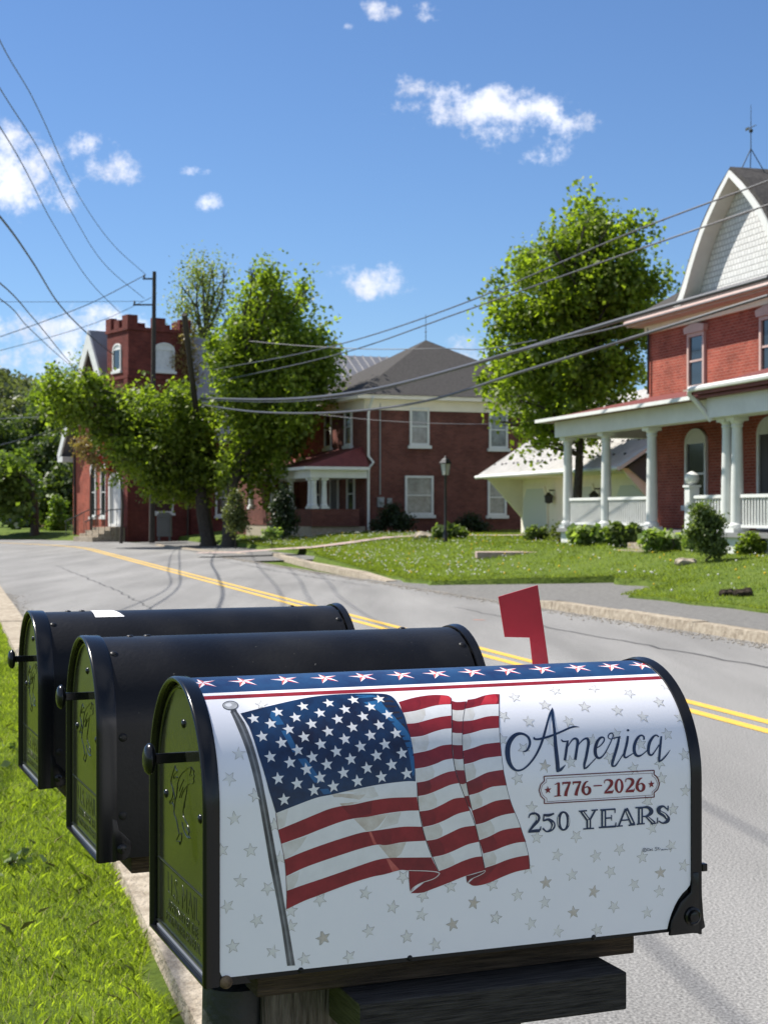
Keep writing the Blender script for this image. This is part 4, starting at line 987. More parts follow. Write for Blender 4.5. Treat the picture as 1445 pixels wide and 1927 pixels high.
# hip skirt and main roof
RZ = 9.6
mb = MB()
a, b, c, d = (X0-ov-.06, -ov-.06), (X1+ov, -ov-.06), (X1+ov, 9.12), (X0-ov-.06, 9.12)
z0 = ZE+.03; r0 = (X0+3.8, 4.2); r1 = (X1-3.8, 4.2)
mb.face([(*a, z0), (*b, z0), (*r1, RZ-.5), (*r0, RZ-.5)]); mb.face([(*c, z0), (*d, z0), (*r0, RZ-.5), (*r1, RZ-.5)]); mb.face([(*d, z0), (*a, z0), (*r0, RZ-.5)]); mb.face([(*b, z0), (*c, z0), (*r1, RZ-.5)]); mb.face([(*a, z0), (*d, z0), (*c, z0), (*b, z0)])
mb.build('roof', M['shingle'], house)
# gambrel cross gable: centre gx, flared foot
gx = .08; GZ = 9.02
prof_g = [(x, GZ-z) for x, z in ((0, 0), (.55, .38), (1.09, .82), (1.45, 1.15), (1.78, 1.53), (2.08, 1.92), (2.34, 2.31), (2.62, 2.66), (2.95, 2.92))]
out = [(gx-x, z) for x, z in prof_g][::-1] + [(gx+x, z) for x, z in prof_g[1:]]
M['fish_scale'] = None
def scale_mat():
    m = bpy.data.materials.new('fish_scale_shingle'); m.use_nodes = True; t = m.node_tree; b = t.nodes['Principled BSDF']; L = t.links.new
    tc = N(t, 'ShaderNodeTexCoord'); s = N(t, 'ShaderNodeSeparateXYZ'); L(tc.outputs['Object'], s.inputs[0]); cb = N(t, 'ShaderNodeCombineXYZ'); L(s.outputs[0], cb.inputs[0]); L(s.outputs[2], cb.inputs[1])
    br = N(t, 'ShaderNodeTexBrick'); br.inputs['Scale'].default_value = 1; br.inputs['Brick Width'].default_value = .15; br.inputs['Row Height'].default_value = .14; br.inputs['Mortar Size'].default_value = .016; br.inputs['Mortar Smooth'].default_value = .6
    br.inputs['Color1'].default_value = (.70,.70,.68,1); br.inputs['Color2'].default_value = (.62,.62,.60,1); br.inputs['Mortar'].default_value = (.38,.38,.37,1); L(cb.outputs[0], br.inputs['Vector']); L(br.outputs[0], b.inputs['Base Color'])
    bp = N(t, 'ShaderNodeBump'); bp.invert = True; bp.inputs['Strength'].default_value = .8; bp.inputs['Distance'].default_value = .02; L(br.outputs['Fac'], bp.inputs['Height']); L(bp.outputs[0], b.inputs['Normal']); b.inputs['Roughness'].default_value = .7
    return m
M['fish_scale'] = scale_mat()
inn = [(gx+(x-gx)*.93, z-.12) for x, z in out]
mb = MB(); mb.prism(inn + [(inn[-1][0], ZE+.04), (inn[0][0], ZE+.04)], -1.0, .02, lambda a, d, c: (a, -d, c)); mb.build('gable_wall', M['fish_scale'], house)
mb = MB(); n = len(out)
up = [(x+(.07 if x > gx else -.07 if x < gx else 0), z+.09) for x, z in out]
for i in range(n-1): mb.prism([out[i], out[i+1], up[i+1], up[i]], -4.5, .40, lambda a, d, c: (a, -d, c))
mb.build('gable_roof', M['shingle'], house, smooth=False)
mb = MB(); lo = [(gx+(x-gx)*.93, z-.16) for x, z in out]
for i in range(n-1): mb.prism([out[i], out[i+1], lo[i+1], lo[i]], .03, .44, lambda a, d, c: (a, -d, c))
mb.build('rake_board', M['white_paint'], house)
# lightning rod / vane
mb = MB(); vx = gx-.0; vy = .15
for dx, dy in ((.28, .25), (-.22, .1), (.05, -.3)): mb.tube([(vx+dx, vy+dy, GZ+.02-.5*abs(dx)), (vx, vy, GZ+.55)], .012, n=6)
mb.tube([(vx, vy, GZ+.5), (vx, vy, GZ+1.6)], [.014, .006], n=6); mb.lathe([(.01, -.05), (.045, -.03), (.05, 0), (.045, .03), (.01, .05)], (vx, vy, GZ+.98), n=12)
mb.tube([(vx-.2, vy, GZ+1.06), (vx+.24, vy, GZ+1.06)], .01, n=6); mb.box((vx-.26, vy-.004, GZ+1.03), (vx-.1, vy+.004, GZ+1.1)); mb.build('lightning_rod', M['iron'], house, smooth=True)
# windows upstairs
for wx in (-2.35, 1.3, 4.9, 8.0): window(house, fw, wx, 4.02, .92, 1.42, cap=True, sill='stone', frame=bpy.data.materials['pink_trim'])
# porch
PD = 2.35; PZ = .45; PT = 2.88
mb = MB(); mb.box((X0-.15, -PD-.15, -.6), (X1, -.003, PZ-.1)); mb.build('porch_base', M['white_paint'], house)
mb = MB(); mb.box((X0-.22, -PD-.25, PZ-.098), (X1+.1, -.004, PZ)); mb.build('porch_floor', mat('grey_floor', (.22,.22,.22), rough=.6), house)
mb = MB(); mb.box((X0-.28, -PD-.28, PT), (X1, -PD+.12, PT+.42)); mb.box((X0-.28, -PD+.123, PT), (X0+.1, -.005, PT+.42)); mb.build('entablature', M['white_paint'], house)
mb = MB(); mb.box((X0+.105, -PD+.125, PT+.34), (X1, -.006, PT+.415)); mb.build('porch_ceiling', M['dark_grey_wood'], house)
mb = MB(); yo = -PD-.62; xo = X0-.55
mb.face([(xo, yo, PT+.47), (X1+.3, yo, PT+.47), (X1+.3, -.004, PT+1.12), (X0+.2, -.004, PT+1.12)]); mb.face([(xo, yo, PT+.47), (X0+.2, -.004, PT+1.12), (X0+.2, .05, PT+1.12), (xo, .05, PT+.47)])
mb.face([(xo, yo, PT+.425), (xo, .05, PT+.425), (X1+.3, .05, PT+.425), (X1+.3, yo, PT+.425)])
mb.face([(xo, yo, PT+.425), (X1+.3, yo, PT+.425), (X1+.3, yo, PT+.47), (xo, yo, PT+.47)]); mb.face([(xo, yo, PT+.425), (xo, yo, PT+.47), (xo, .05, PT+.47), (xo, .05, PT+.425)])
mb.build('porch_roof', M['red_roof'], house)
mb = MB(); mb.box((xo-.03, yo-.09, PT+.40), (3.2, yo-.003, PT+.485)); mb.box((xo-.09, yo-.09, PT+.40), (xo-.035, .05, PT+.485)); mb.build('porch_gutter', M['white_paint'], house)
# entrance bay with its own gutter
yb = -PD-.72; bx0, bx1 = 3.3, 8.6
mb = MB()
mb.face([(bx0, yb, PT+.62), (bx1, yb, PT+.62), (bx1, -.01, PT+1.45), (bx0, -.01, PT+1.45)]); mb.face([(bx0, yb, PT+.49), (bx0, -.01, PT+.49), (bx1, -.01, PT+.49), (bx1, yb, PT+.49)])
mb.face([(bx0, yb, PT+.49), (bx1, yb, PT+.49), (bx1, yb, PT+.62), (bx0, yb, PT+.62)]); mb.face([(bx0, yb, PT+.49), (bx0, yb, PT+.62), (bx0, -.01, PT+1.45), (bx0, -.01, PT+.49)]); mb.face([(bx1, yb, PT+.49), (bx1, -.01, PT+.49), (bx1, -.01, PT+1.45), (bx1, yb, PT+.62)])
mb.build('entrance_roof', M['red_roof'], house)
box_part(house, 'entrance_entablature', (bx0+.1, -PD-.40, PT+.002), (bx1-.1, -PD-.283, PT+.485), M['white_paint'])
mb = MB(); mb.tube([(bx1, yb-.06, PT+.62), (bx0+.05, yb-.06, PT+.61), (bx0-.03, yb-.02, PT+.52), (bx0-.03, yb+.2, PT+.3), (bx0+.15, -PD-.32, PT-.05)], .06, n=8); mb.build('entrance_gutter', M['white_paint'], house, smooth=True)
for cx in (-5.21, -2.72, -.1, 3.56, 3.98, 7.6): column(house, cx, -PD, PZ, PT, .128, M['white_paint'])
RT = PZ+.80
for a, b in ((-5.0, -2.93), (-2.51, -.31), (2.1, 3.36), (4.2, 7.4)): railing(house, a, b, -PD, PZ, RT, M['white_paint'])
railing(house, -PD+.2, -.1, -5.21, PZ, RT, M['white_paint'], along='y')
for nx in (1.93,):                                   # newels with ball tops
    mb = MB(); mb.box((nx-.12, -PD-.12, PZ-.9), (nx+.12, -PD+.12, PZ+.98)); mb.box((nx-.15, -PD-.15, PZ+.982), (nx+.15, -PD+.15, PZ+1.03))
    mb.lathe([(.05, 0), (.14, .06), (.17, .15), (.15, .23), (.06, .29), (.01, .31)], (nx, -PD, PZ+1.03), n=16); mb.build('newel_post', M['white_paint'], house, smooth=True, angle=40)
mb = MB()
for i in range(3): mb.box((.28, -PD-.5-.3*i, PZ-.3-.16*i), (1.78, -PD-.2-.3*i+(.0), PZ-.12-.16*i))
mb.build('steps', M['concrete'], house)
for wx in (-2.37, 5.0, 7.6): window(house, fw, wx, 1.05, 1.15, 1.6, arch=True)
# arched entrance door
f = window(house, fw, 1.35, PZ+.02, 1.25, 2.25, arch=True, sash=False, sill=False, glass=M['door_dark']); f['label'] = 'tall arched dark entrance'
pipe(house, [(X0+.12, -.07, ZE-.2), (X0+.1, -.07, PT+1.2)], .035, M['dark_metal'])
def local_h(px, py, Y):
    p = at(px, py, Y); dx, dy = p.x-hx, p.y-hy; c, s_ = math.cos(HROT), math.sin(HROT); return (dx*c+dy*s_, -dx*s_+dy*c)
# ------------------------------------------------------------------ middle brick house
GB = .5
mh = empty('brick_house', (-.75, 62, GB), math.atan2(.37, .93)); tag(mh, 'brown brick house in the middle under a dark pointed hip roof', 'house')
fw = frX(0); fl_ = frY(0); Z_ = lambda zw: zw-GB
MW, MD, ME = 8.9, 8.4, Z_(6.05)
box_part(mh, 'wall', (0, 0, -.5), (MW, MD, ME-.02), M['brick_brown'])
mb = MB(); mb.box((-.5, -.5, ME+.0), (MW+.5, MD+.5, ME+.16)); mb.box((-.06, -.06, ME-.42), (MW, -.003, ME-.003)); mb.box((-.06, -.0, ME-.42), (-.003, MD, ME-.003)); mb.build('cornice', M['cream_paint'], mh)
mb = MB(); o_ = .56; P = [(-o_, -o_), (MW+o_, -o_), (MW+o_, MD+o_), (-o_, MD+o_)]; ap = (4.45, 4.2, Z_(9.05))
for i in range(4): a, b = P[i], P[(i+1) % 4]; mb.face([(*a, ME+.17), (*b, ME+.17), ap])
mb.face([(*p, ME+.165) for p in P][::-1]); mb.build('roof', M['shingle'], mh)
mb = MB(); mb.tube([(4.45, 4.2, ap[2]-.1), (4.45, 4.2, ap[2]+1.15)], [.02, .008], n=6); mb.lathe([(.01, -.04), (.05, 0), (.01, .04)], (4.45, 4.2, ap[2]+.35), n=10); mb.build('lightning_rod', M['iron'], mh)
# rear wing with a standing seam roof
mb = MB(); mb.box((-1.6, 8.41, -.5), (6.0, 13.5, Z_(6.0))); mb.build('rear_wing', M['brick_brown'], mh)
mb = MB(); ry = 9.0; rz = Z_(8.75)
mb.face([(-2.0, 4.6, Z_(6.0)), (6.5, 4.6, Z_(6.0)), (6.5, ry, rz), (-2.0, ry, rz)]); mb.face([(-2.0, 13.8, Z_(6.0)), (-2.0, ry, rz), (6.5, ry, rz), (6.5, 13.8, Z_(6.0))]); mb.face([(-2.0, 4.6, Z_(6.0)), (-2.0, ry, rz), (-2.0, 13.8, Z_(6.0))])
for i in range(20):
    x = -1.9+i*.4; mb.prism([(0, 0), (.03, 0), (.03, .05), (0, .05)], 0, 1, lambda a, d, c, x=x: (x+a, 4.6+(ry-4.6)*d, Z_(6.0)+(rz-Z_(6.0))*d+c))
mb.build('rear_roof', M['metal_roof'], mh)
window(mh, fw, 2.35, Z_(4.22), .86, 1.55, curtain=True); window(mh, fw, 2.34, Z_(1.38), 1.25, 1.6, curtain=True)
window(mh, fw, 5.92, Z_(4.15), .86, 1.55, curtain=True); window(mh, fw, 5.86, Z_(1.36), .86, 1.5, curtain=True)
pipe(mh, [(.12, -.55, ME+.05), (.12, -.2, ME-.3), (.10, -.09, ME-.6), (.10, -.09, Z_(3.75)), (.3, -.12, Z_(3.5)), (.12, -.12, Z_(3.3)), (.10, -.09, Z_(3.1)), (.10, -.09, -.2)], .055, M['white_paint'])
mb = MB(); mb.tube([(.62, -.05, Z_(5.9)), (.62, -.05, Z_(2.2))], .025, n=6); mb.box((.50, -.16, Z_(1.7)), (.76, -.003, Z_(2.1))); mb.lathe([(.09, 0), (.09, -.08), (.06, -.12)], (.63, -.16, Z_(1.92)), axis='y', n=14); mb.build('electric_meter', mat('meter_grey', (.28,.30,.30), rough=.5), mh)
mb = MB(); mb.box((.92, -.1, Z_(1.82)), (1.12, -.003, Z_(2.06))); mb.build('utility_box', bpy.data.materials['meter_grey'], mh)
# front with porch, facing the road
for wy in (1.9, 4.4, 6.2): window(mh, fl_, wy, Z_(4.25), .86, 1.55)
window(mh, fl_, 1.6, Z_(1.45), .9, 1.6); f = window(mh, fl_, 3.6, Z_(.95), 1.05, 2.1, sash=False, sill=False, glass=M['door_dark']); f['label'] = 'dark front entrance under the porch'; window(mh, fl_, 5.8, Z_(1.45), .9, 1.6)
PF = -2.2
box_part(mh, 'porch_base', (PF-.1, .0, -.5), (-.004, 9.0, Z_(.92)), M['stone'])
mb = MB(); mb.box((PF-.12, -.10, Z_(.925)), (-.3, .16, Z_(1.62))); mb.box((PF-.12, .165, Z_(.925)), (PF+.16, 2.4, Z_(1.62))); mb.box((PF-.12, 4.4, Z_(.925)), (PF+.16, 9.0, Z_(1.62))); mb.build('porch_wall', M['brick_brown'], mh)
for (x, y) in ((PF+.02, .02), (PF+.02, .45), (PF+.45, .02), (PF+.02, 2.9), (PF+.02, 5.4), (PF+.02, 8.6)): column(mh, x, y, Z_(1.63), Z_(2.86), .11, M['white_paint'])
mb = MB(); mb.box((PF-.2, -.2, Z_(2.862)), (-.003, 9.2, Z_(3.18))); mb.build('entablature', M['white_paint'], mh)
mb = MB(); mb.box((PF-.5, -.45, Z_(3.182)), (-.002, 9.5, Z_(3.30))); mb.build('porch_gutter', M['white_paint'], mh)
mb = MB(); a0 = Z_(3.302); mb.face([(PF-.45, -.42, a0), (-.003, -.42, a0), (-.003, .3, a0+.85), (-.6, .3, a0+.62)]); mb.face([(PF-.45, -.42, a0), (-.6, .3, a0+.62), (-.6, 9, a0+.62), (PF-.45, 9.45, a0)]); mb.face([(-.6, .3, a0+.62), (-.003, .3, a0+.85), (-.003, 9, a0+.85), (-.6, 9, a0+.62)]); mb.face([(PF-.45, 9.45, a0), (-.6, 9, a0+.62), (-.003, 9, a0+.85), (-.003, 9.45, a0)])
mb.build('porch_roof', M['red_roof'], mh)
box_part(mh, 'porch_wing', (-1.1, 4.9, Z_(3.4)), (-.005, 9.2, Z_(5.9)), M['brick_red'])

# ------------------------------------------------------------------ church
CB = .30
ch = empty('church', (-12.95, 78, CB), math.atan2(-.83, .56)); tag(ch, 'dark red brick church on the left with a battlemented square tower and steep gable', 'church')
fw = frX(0); fr_ = lambda a, d, c: (0+d, a, c); Zc = lambda zw: zw-CB
TH = Zc(10.9)
box_part(ch, 'tower', (-2.6, 0, -.4), (0, 3.45, TH), M['brick_dark'])
z = TH; ml = lambda a, b: box_part(ch, 'merlon', a, b, M['brick_dark'])
for (a, b) in ((-2.66, -2.0), (-1.62, -1.0), (-.62, .06)): ml((a, -.06, z+.002), (b, .28, z+.62 if a > -.7 or a < -2 else z+.45))
for (a, b) in ((1.35, 2.05), (2.85, 3.51)): ml((-.24, a, z+.002), (.06, b, z+.55)); ml((-2.66, a, z+.002), (-2.36, b, z+.55))
ml((-1.6, 3.2, z+.002), (-1.0, 3.51, z+.55)); ml((-.24, .285, z+.002), (.06, .5, z+.62))
for zz in (Zc(8.3), Zc(10.75)):
    mb = MB(); mb.prism([(-2.68, -.08), (.08, -.08), (.08, 3.5), (.003, 3.5), (.003, -.003), (-2.68, -.003)], zz, zz+.16, lambda a, d, c: (a, c, d)); mb.build('belt_course', M['brick_dark'], ch)
for (a, b) in ((-2.66, -2.3), (-.36, .062)): box_part(ch, 'buttress', (a, -.075, -.4), (b, -.003, Zc(8.28)), M['brick_dark'])
M['louvre'] = mat('louvre', (.60,.62,.62), rough=.6, var=.1, vscale=6)
window(ch, fr_, 2.0, Zc(8.75), 1.15, 1.1, arch=True, glass=M['louvre'], sash=False, label='white louvred belfry opening'); window(ch, fw, -1.3, Zc(8.75), 1.0, 1.1, arch=True, sash=False)
f = window(ch, fw, -1.35, Zc(.75), 1.5, 2.3, arch=True, sash=False, sill=False, glass=M['door_white'], depth=.16, fwd=.16); f['label'] = 'tall white double entrance with fanlight'
window(ch, fr_, 1.9, Zc(1.45), 1.2, 1.9)
# nave: gable front left of the tower, ridge running back
nx0, nx1, NE, NP = -7.73, -.9, Zc(5.6), Zc(11.0); gc = -4.3
mb = MB(); mb.prism([(nx0, -.4), (nx1, -.4), (nx1, NE), (gc, NP-.15), (nx0, NE)], -15, -.25, lambda a, d, c: (a, -d, c)); mb.build('nave_wall', M['brick_red'], ch)
mb = MB(); sl = (NP-NE)/(gc-nx0)
l0 = (nx0-.8, NE-.8*sl+.25); pk = (gc, NP+.12); l1 = (nx1+.8, NE-.8*sl+.25)
mb.prism([l0, pk, (gc, NP-.08), (l0[0]+.1, l0[1]-.12)], -15.4, .25, lambda a, d, c: (a, -d, c)); mb.prism([pk, l1, (l1[0]-.1, l1[1]-.12), (gc, NP-.08)], -15.4, -3.5, lambda a, d, c: (a, -d, c)); mb.prism([pk, (-2.7, NP+.12-(gc+2.7)*-sl*1 if False else pk[1]-(-2.7-gc)*sl), (-2.7, pk[1]-(-2.7-gc)*sl-.2), (gc, NP-.08)], -3.5, .25, lambda a, d, c: (a, -d, c))
mb.build('roof', M['metal_roof'], ch)
mb = MB(); k_ = .62
mb.prism([l0, pk, (gc, pk[1]-k_*1.6), (l0[0]+.35, l0[1]-.1)], .255, .36, lambda a, d, c: (a, -d, c)); mb.prism([pk, (-2.7, pk[1]-(-2.7-gc)*sl), (-2.7, pk[1]-(-2.7-gc)*sl-k_*1.5), (gc, pk[1]-k_*1.6)], .255, .36, lambda a, d, c: (a, -d, c))
mb.box((nx0-.75, -.35, l0[1]-.35), (nx0-.05, 14, l0[1]-.05)); mb.build('rake_board', M['white_paint'], ch)
fn = frX(.25)
for wx in (-3.55, -4.9): window(ch, fn, wx, Zc(1.25), .72, 2.6, arch=True)
pipe(ch, [(nx0+.35, .2, NE), (nx0+.35, .2, -.3)], .06, M['dark_metal'])
# side wing to the right of the tower
box_part(ch, 'side_wing', (-6.5, 3.6, -.4), (-.2, 13.8, Zc(5.2)), M['brick_dark'])
mb = MB(); mb.face([(-.0, 3.5, Zc(5.15)), (-.0, 14, Zc(5.15)), (-3.6, 14, Zc(10.3)), (-3.6, 3.5, Zc(10.3))]); mb.face([(-6.9, 3.5, Zc(5.15)), (-3.6, 3.5, Zc(10.3)), (-3.6, 14, Zc(10.3)), (-6.9, 14, Zc(5.15))]); mb.face([(0, 3.5, Zc(5.15)), (-3.6, 3.5, Zc(10.3)), (-6.9, 3.5, Zc(5.15))]); mb.face([(0, 14, Zc(5.15)), (-6.9, 14, Zc(5.15)), (-3.6, 14, Zc(10.3))]); mb.build('wing_roof', M['metal_roof'], ch)
for wy in (5.5, 8.5, 11.5): window(ch, lambda a, d, c: (-.2+d, a, c), wy, Zc(1.3), .9, 1.9)
mb = MB()
for i in range(4): mb.box((-2.6+.0, -.9-.32*i, -.4), (-.2, -.085-.32*i if i == 0 else -.9-.32*(i-1)-.001, Zc(.72)-.16*i))
mb.build('steps', M['concrete'], ch)
for sx in (-2.7, -.1):
    mb = MB(); mb.tube([(sx, -.2, Zc(1.65)), (sx, -1.0, Zc(1.6)), (sx, -2.3, Zc(1.0))], .03, n=6)
    for t in range(7): y = -.25-.33*t; mb.tube([(sx, y, .0), (sx, y, Zc(1.64) if y > -1 else Zc(1.6)-(-(y+1))*.46)], .015, n=5)
    mb.build('handrail', M['iron'], ch)

# ------------------------------------------------------------------ garage
AB = .5
ga = empty('garage', (3.75, 58, AB), math.atan2(-.9622, .2723)); tag(ga, 'cream garage with arched doors under a tan ribbed metal roof, between the brick houses', 'garage')
Za = lambda zw: zw-AB; GL = 12.2; SB = 1.5
box_part(ga, 'wall', (0, SB, -.4), (GL, SB+6.2, Za(3.35)), M['cream_paint'])
tri = [(SB+.01, Za(1.45)), (SB+.01, Za(3.35)), (.1, Za(2.86))]
for x in (.0, GL-.14):
    mb = MB(); k = [(SB-.005, Za(1.3)), (.08, Za(2.82)), (SB-.005, Za(2.82))]
    mb.prism(k, x, x+.14, lambda a, d, c: (d, a, c)); mb.build('bracket_wall', M['cream_paint'], ga)
mb = MB(); ez = Za(2.83); rz = Za(5.9); ry = 4.6; sl = (rz-ez)/(ry+.05)
mb.prism([(-.1, ez+.05), (ry, rz), (ry, rz-.12), (-.1, ez-.07)], -.35, GL+.3, lambda a, d, c: (d, a, c)); mb.prism([(ry, rz), (9.3, ez+.05), (9.3, ez-.07), (ry, rz-.12)], -.35, GL+.3, lambda a, d, c: (d, a, c))
for i in range(42):
    x = -.3+i*.3; mb.prism([(0, 0), (.045, 0), (.045, .035), (0, .035)], .0, 1, lambda a, d, c, x=x: (x+a, -.1+(ry+.1)*d, ez+.05+(rz-ez-.05)*d+c))
mb.build('roof', M['tan_roof'], ga)
mb = MB()
for r in range(3):
    for i in range(20):
        x = -.1+i*.6+.22*((i+r) % 2); t = .12+.16*r; y = -.1+(ry+.1)*t; z = ez+.05+(rz-ez-.05)*t; mb.box((x, y-.015, z+.0), (x+.13, y+.02, z+.075))
sg = mb.build('snow_guards', M['dark_grey_wood'], ga); sg['kind'] = 'stuff'
mb = MB(); mb.tube([(-.4, -.17, ez-.02), (GL+.3, -.17, ez-.02)], .065, n=8); mb.build('gutter', M['white_paint'], ga, smooth=True)
box_part(ga, 'soffit', (.145, -.05, ez-.10), (GL-.145, SB-.003, ez-.078), M['cream_paint'])
mb = MB(); gx_ = GL+.003; mb.prism([(SB, -.3), (SB+6.2, -.3), (SB+6.2, Za(3.3)), (ry, rz-.35), (.25, ez+.02), (SB, Za(1.9))], gx_, gx_+.05, lambda a, d, c: (d, a, c)); mb.build('gable_siding', M['dark_siding'], ga)
fg = frX(SB)
for dx in (1.55, 5.9, 9.9):
    w2 = 1.25; h = Za(2.45); mb = MB(); pts = [(dx-w2, -.05), (dx-w2, h-.45), (dx-w2+.35, h), (dx+w2-.35, h), (dx+w2, h-.45), (dx+w2, -.05)]
    mb.prism(pts, .004, .05, fg); d_ = mb.build('garage_door', M['cream_paint'], ga)
    mb = MB(); q = [(a*1.0+(.09 if a < dx else -.09), c-(.09 if c > 0 else 0)) for a, c in pts]; mb.prism(q, .052, .062, fg); 
    for i in range(1, 4): mb.box((dx-w2+.1, SB-.068, i*.48), (dx+w2-.1, SB-.0625, i*.48+.02))
    mb.build('door_panel', M['door_white'], d_)
for lx in (3.35, 7.35):
    mb = MB(); mb.box((lx-.03, SB-.2, Za(2.25)), (lx+.03, SB-.003, Za(2.3))); mb.lathe([(.03, .36), (.17, .22), (.17, .19), (.05, .19)], (lx, SB-.22, Za(1.85)), n=6); mb.lathe([(.14, .0), (.15, .19)], (lx, SB-.22, Za(1.85)), n=6); mb.lathe([(.04, -.05), (.15, 0)], (lx, SB-.22, Za(1.85)), n=6)
    mb.build('wall_lantern', M['dark_metal'], ga)

# ------------------------------------------------------------------ lamp post
lp = at(838, 1000, 47); lg = ground_h(lp.x, lp.y)
lamp = empty('lamp_post', (lp.x, lp.y, lg)); tag(lamp, 'thin black lamp post with a glass lantern in front of the middle brick house', 'lamp post')
hz = 3.05-lg
mb = MB(); mb.lathe([(.07, -.2), (.07, .25), (.04, .32), (.035, hz-.48), (.05, hz-.45), (.03, hz-.42)], (0, 0, 0), n=12); mb.build('post', M['dark_metal'], lamp, smooth=True, angle=40)
mb = MB(); mb.lathe([(.10, hz-.42), (.15, hz-.08)], (0, 0, 0), n=4, ); mb.build('lantern_glass', M['lamp_glass'], lamp)
mb = MB()
mb.lathe([(.19, hz-.08), (.19, hz-.05), (.11, hz+.06), (.04, hz+.10), (.04, hz+.13), (.01, hz+.17)], (0, 0, 0), n=4)
for j in range(4):
    a = math.pi/2*j; mb.tube([(.105*math.cos(a), .105*math.sin(a), hz-.42), (.155*math.cos(a), .155*math.sin(a), hz-.07)], .012, n=5)
mb.build('lantern_frame', M['dark_metal'], lamp)

# ------------------------------------------------------------------ poles and lines
M['pole_wood'] = mat('pole_wood', (.030,.026,.022), rough=.95, col2=(.085,.075,.065), vscale=8, stretch=(8, 8, .6), bump=.4)
M['cable'] = mat('cable', (.065,.068,.078), rough=.42, spec=.6)
def pole(label, base, top, r0, r1, arms):
    root = empty('utility_pole', base); tag(root, label, 'utility pole')
    rel = Vector(top)-Vector(base)
    mb = MB(); mb.tube([(0, 0, -.5), tuple(rel*.5), tuple(rel)], [r0, (r0+r1)/2, r1], n=14); mb.build('shaft', M['pole_wood'], root, smooth=True, angle=60)
    for (h, L) in arms:
        mb = MB(); c = rel*(h/rel.z); mb.box((c.x-L, c.y-.04, c.z-.035), (c.x, c.y+.04, c.z+.035)); ar = mb.build('bracket_arm', M['pole_wood'], root)
        mb = MB(); mb.lathe([(.03, 0), (.06, .03), (.035, .07), (.06, .1), (.03, .15), (.02, .17)], (c.x-L+.06, c.y, c.z+.035), n=10); mb.build('insulator', M['iron'], ar, smooth=True)
    return root
pa_t = at(291, 511, 74); pa_b = at(286, 1000, 74)
poleA = pole('tall dark utility pole standing before the church tower', (pa_b.x, pa_b.y, .2), tuple(pa_t),   .145, .09, [(pa_t.z-.2-.35, .55), (pa_t.z-.2-1.6, 1.0)])
pb_t = at(347, 592, 62); pb_b = at(400, 1000, 69)
poleB = pole('leaning grey utility pole between the church and the middle maple', (pb_b.x, pb_b.y, .2), tuple(pb_t), .15, .11, [])
def wire(label, pts, r, back=None, n=10):
    """pts: (px, py, Y) along the line; back: extra world points that carry it on past the camera"""
    P = [at(*p) for p in pts]
    if back: P = [Vector(b) for b in back] + P
    Q = []
    for i in range(len(P)-1):
        a = P[i-1] if i > 0 else P[i]*2-P[i+1]; b = P[i]; c = P[i+1]; d = P[i+2] if i+2 < len(P) else P[i+1]*2-P[i]
        L = (c-b).length; a = b-(b-a).normalized()*L if (b-a).length > 0 else a; d = c+(d-c).normalized()*L if (d-c).length > 0 else d
        for k in range(n):
            t = k/n; Q.append(.5*((2*b)+(c-a)*t+(2*a-5*b+4*c-d)*t*t+(3*b-a-3*c+d)*t**3))
    Q.append(P[-1]); o = Q[-1].copy()
    mb = MB(); mb.tube([q-o for q in Q], r, n=6); ob = mb.build('power_line', M['cable'], smooth=True, loc=tuple(o))
    return tag(ob, label, 'power line', 'power and phone lines')
# lines following the road on the left, coming from behind the camera
wire('topmost line of the left bundle, ending at the pole top', [(0,75,30),(60,180,36),(150,370,52),(215,462,64),(275,517,74)], .013, back=[(-1.2,-16,9.8),(-3.4,2,9.9),(-5.6,17,10.2)])
wire('second line from the top on the left, ending at the lower pole bracket', [(0,165,30),(70,275,37),(130,390,47),(200,500,62),(272,562,74)], .013, back=[(-1.6,-16,8.9),(-3.9,2,8.9),(-6.0,17,9.3)])
wire('third line from the top on the left, reaching the tower corner', [(0,238,30),(100,420,46),(170,530,62),(225,587,75)], .014, back=[(-2.0,-16,8.4),(-4.3,2,8.2),(-6.3,17,8.5)])
wire('thick twisted line on the left, crossing the low clouds', [(0,407,30),(60,490,38),(110,570,48),(170,632,62),(215,668,76)], .024, back=[(-1.9,-16,7.2),(-4.2,2,6.8),(-6.2,17,6.9)])
wire('lower left line running down to the church gable', [(0,532,32),(60,595,42),(130,680,62),(150,700,70)], .016, back=[(-2.4,-14,6.6),(-4.8,4,6.0),(-6.9,19,5.9)])
wire('lowest steep line on the left edge', [(0,562,32),(50,612,42),(110,668,60),(150,702,70)], .013, back=[(-2.9,-14,6.3),(-5.2,4,5.7),(-7.3,19,5.6)])
wire('thin line sloping from the pole top down to the left edge', [(0,634,70),(80,606,72),(170,571,73),(275,517,74)], .02)
wire('thin level line left of the pole across the low clouds', [(0,568,70),(120,568,72),(270,567,74)], .012)
wire('thin line from the left edge to the tower through the clouds', [(0,660,70),(100,633,72),(200,600,74),(285,560,74)], .014)
wire('dark line at the left edge above the woods', [(0,788,70),(40,786,68),(80,784,66),(150,775,67),(300,768,68),(378,752,68)], .018)
wire('line sloping up from the left edge in front of the woods', [(0,838,60),(60,822,63),(120,805,66),(200,790,68)], .02)
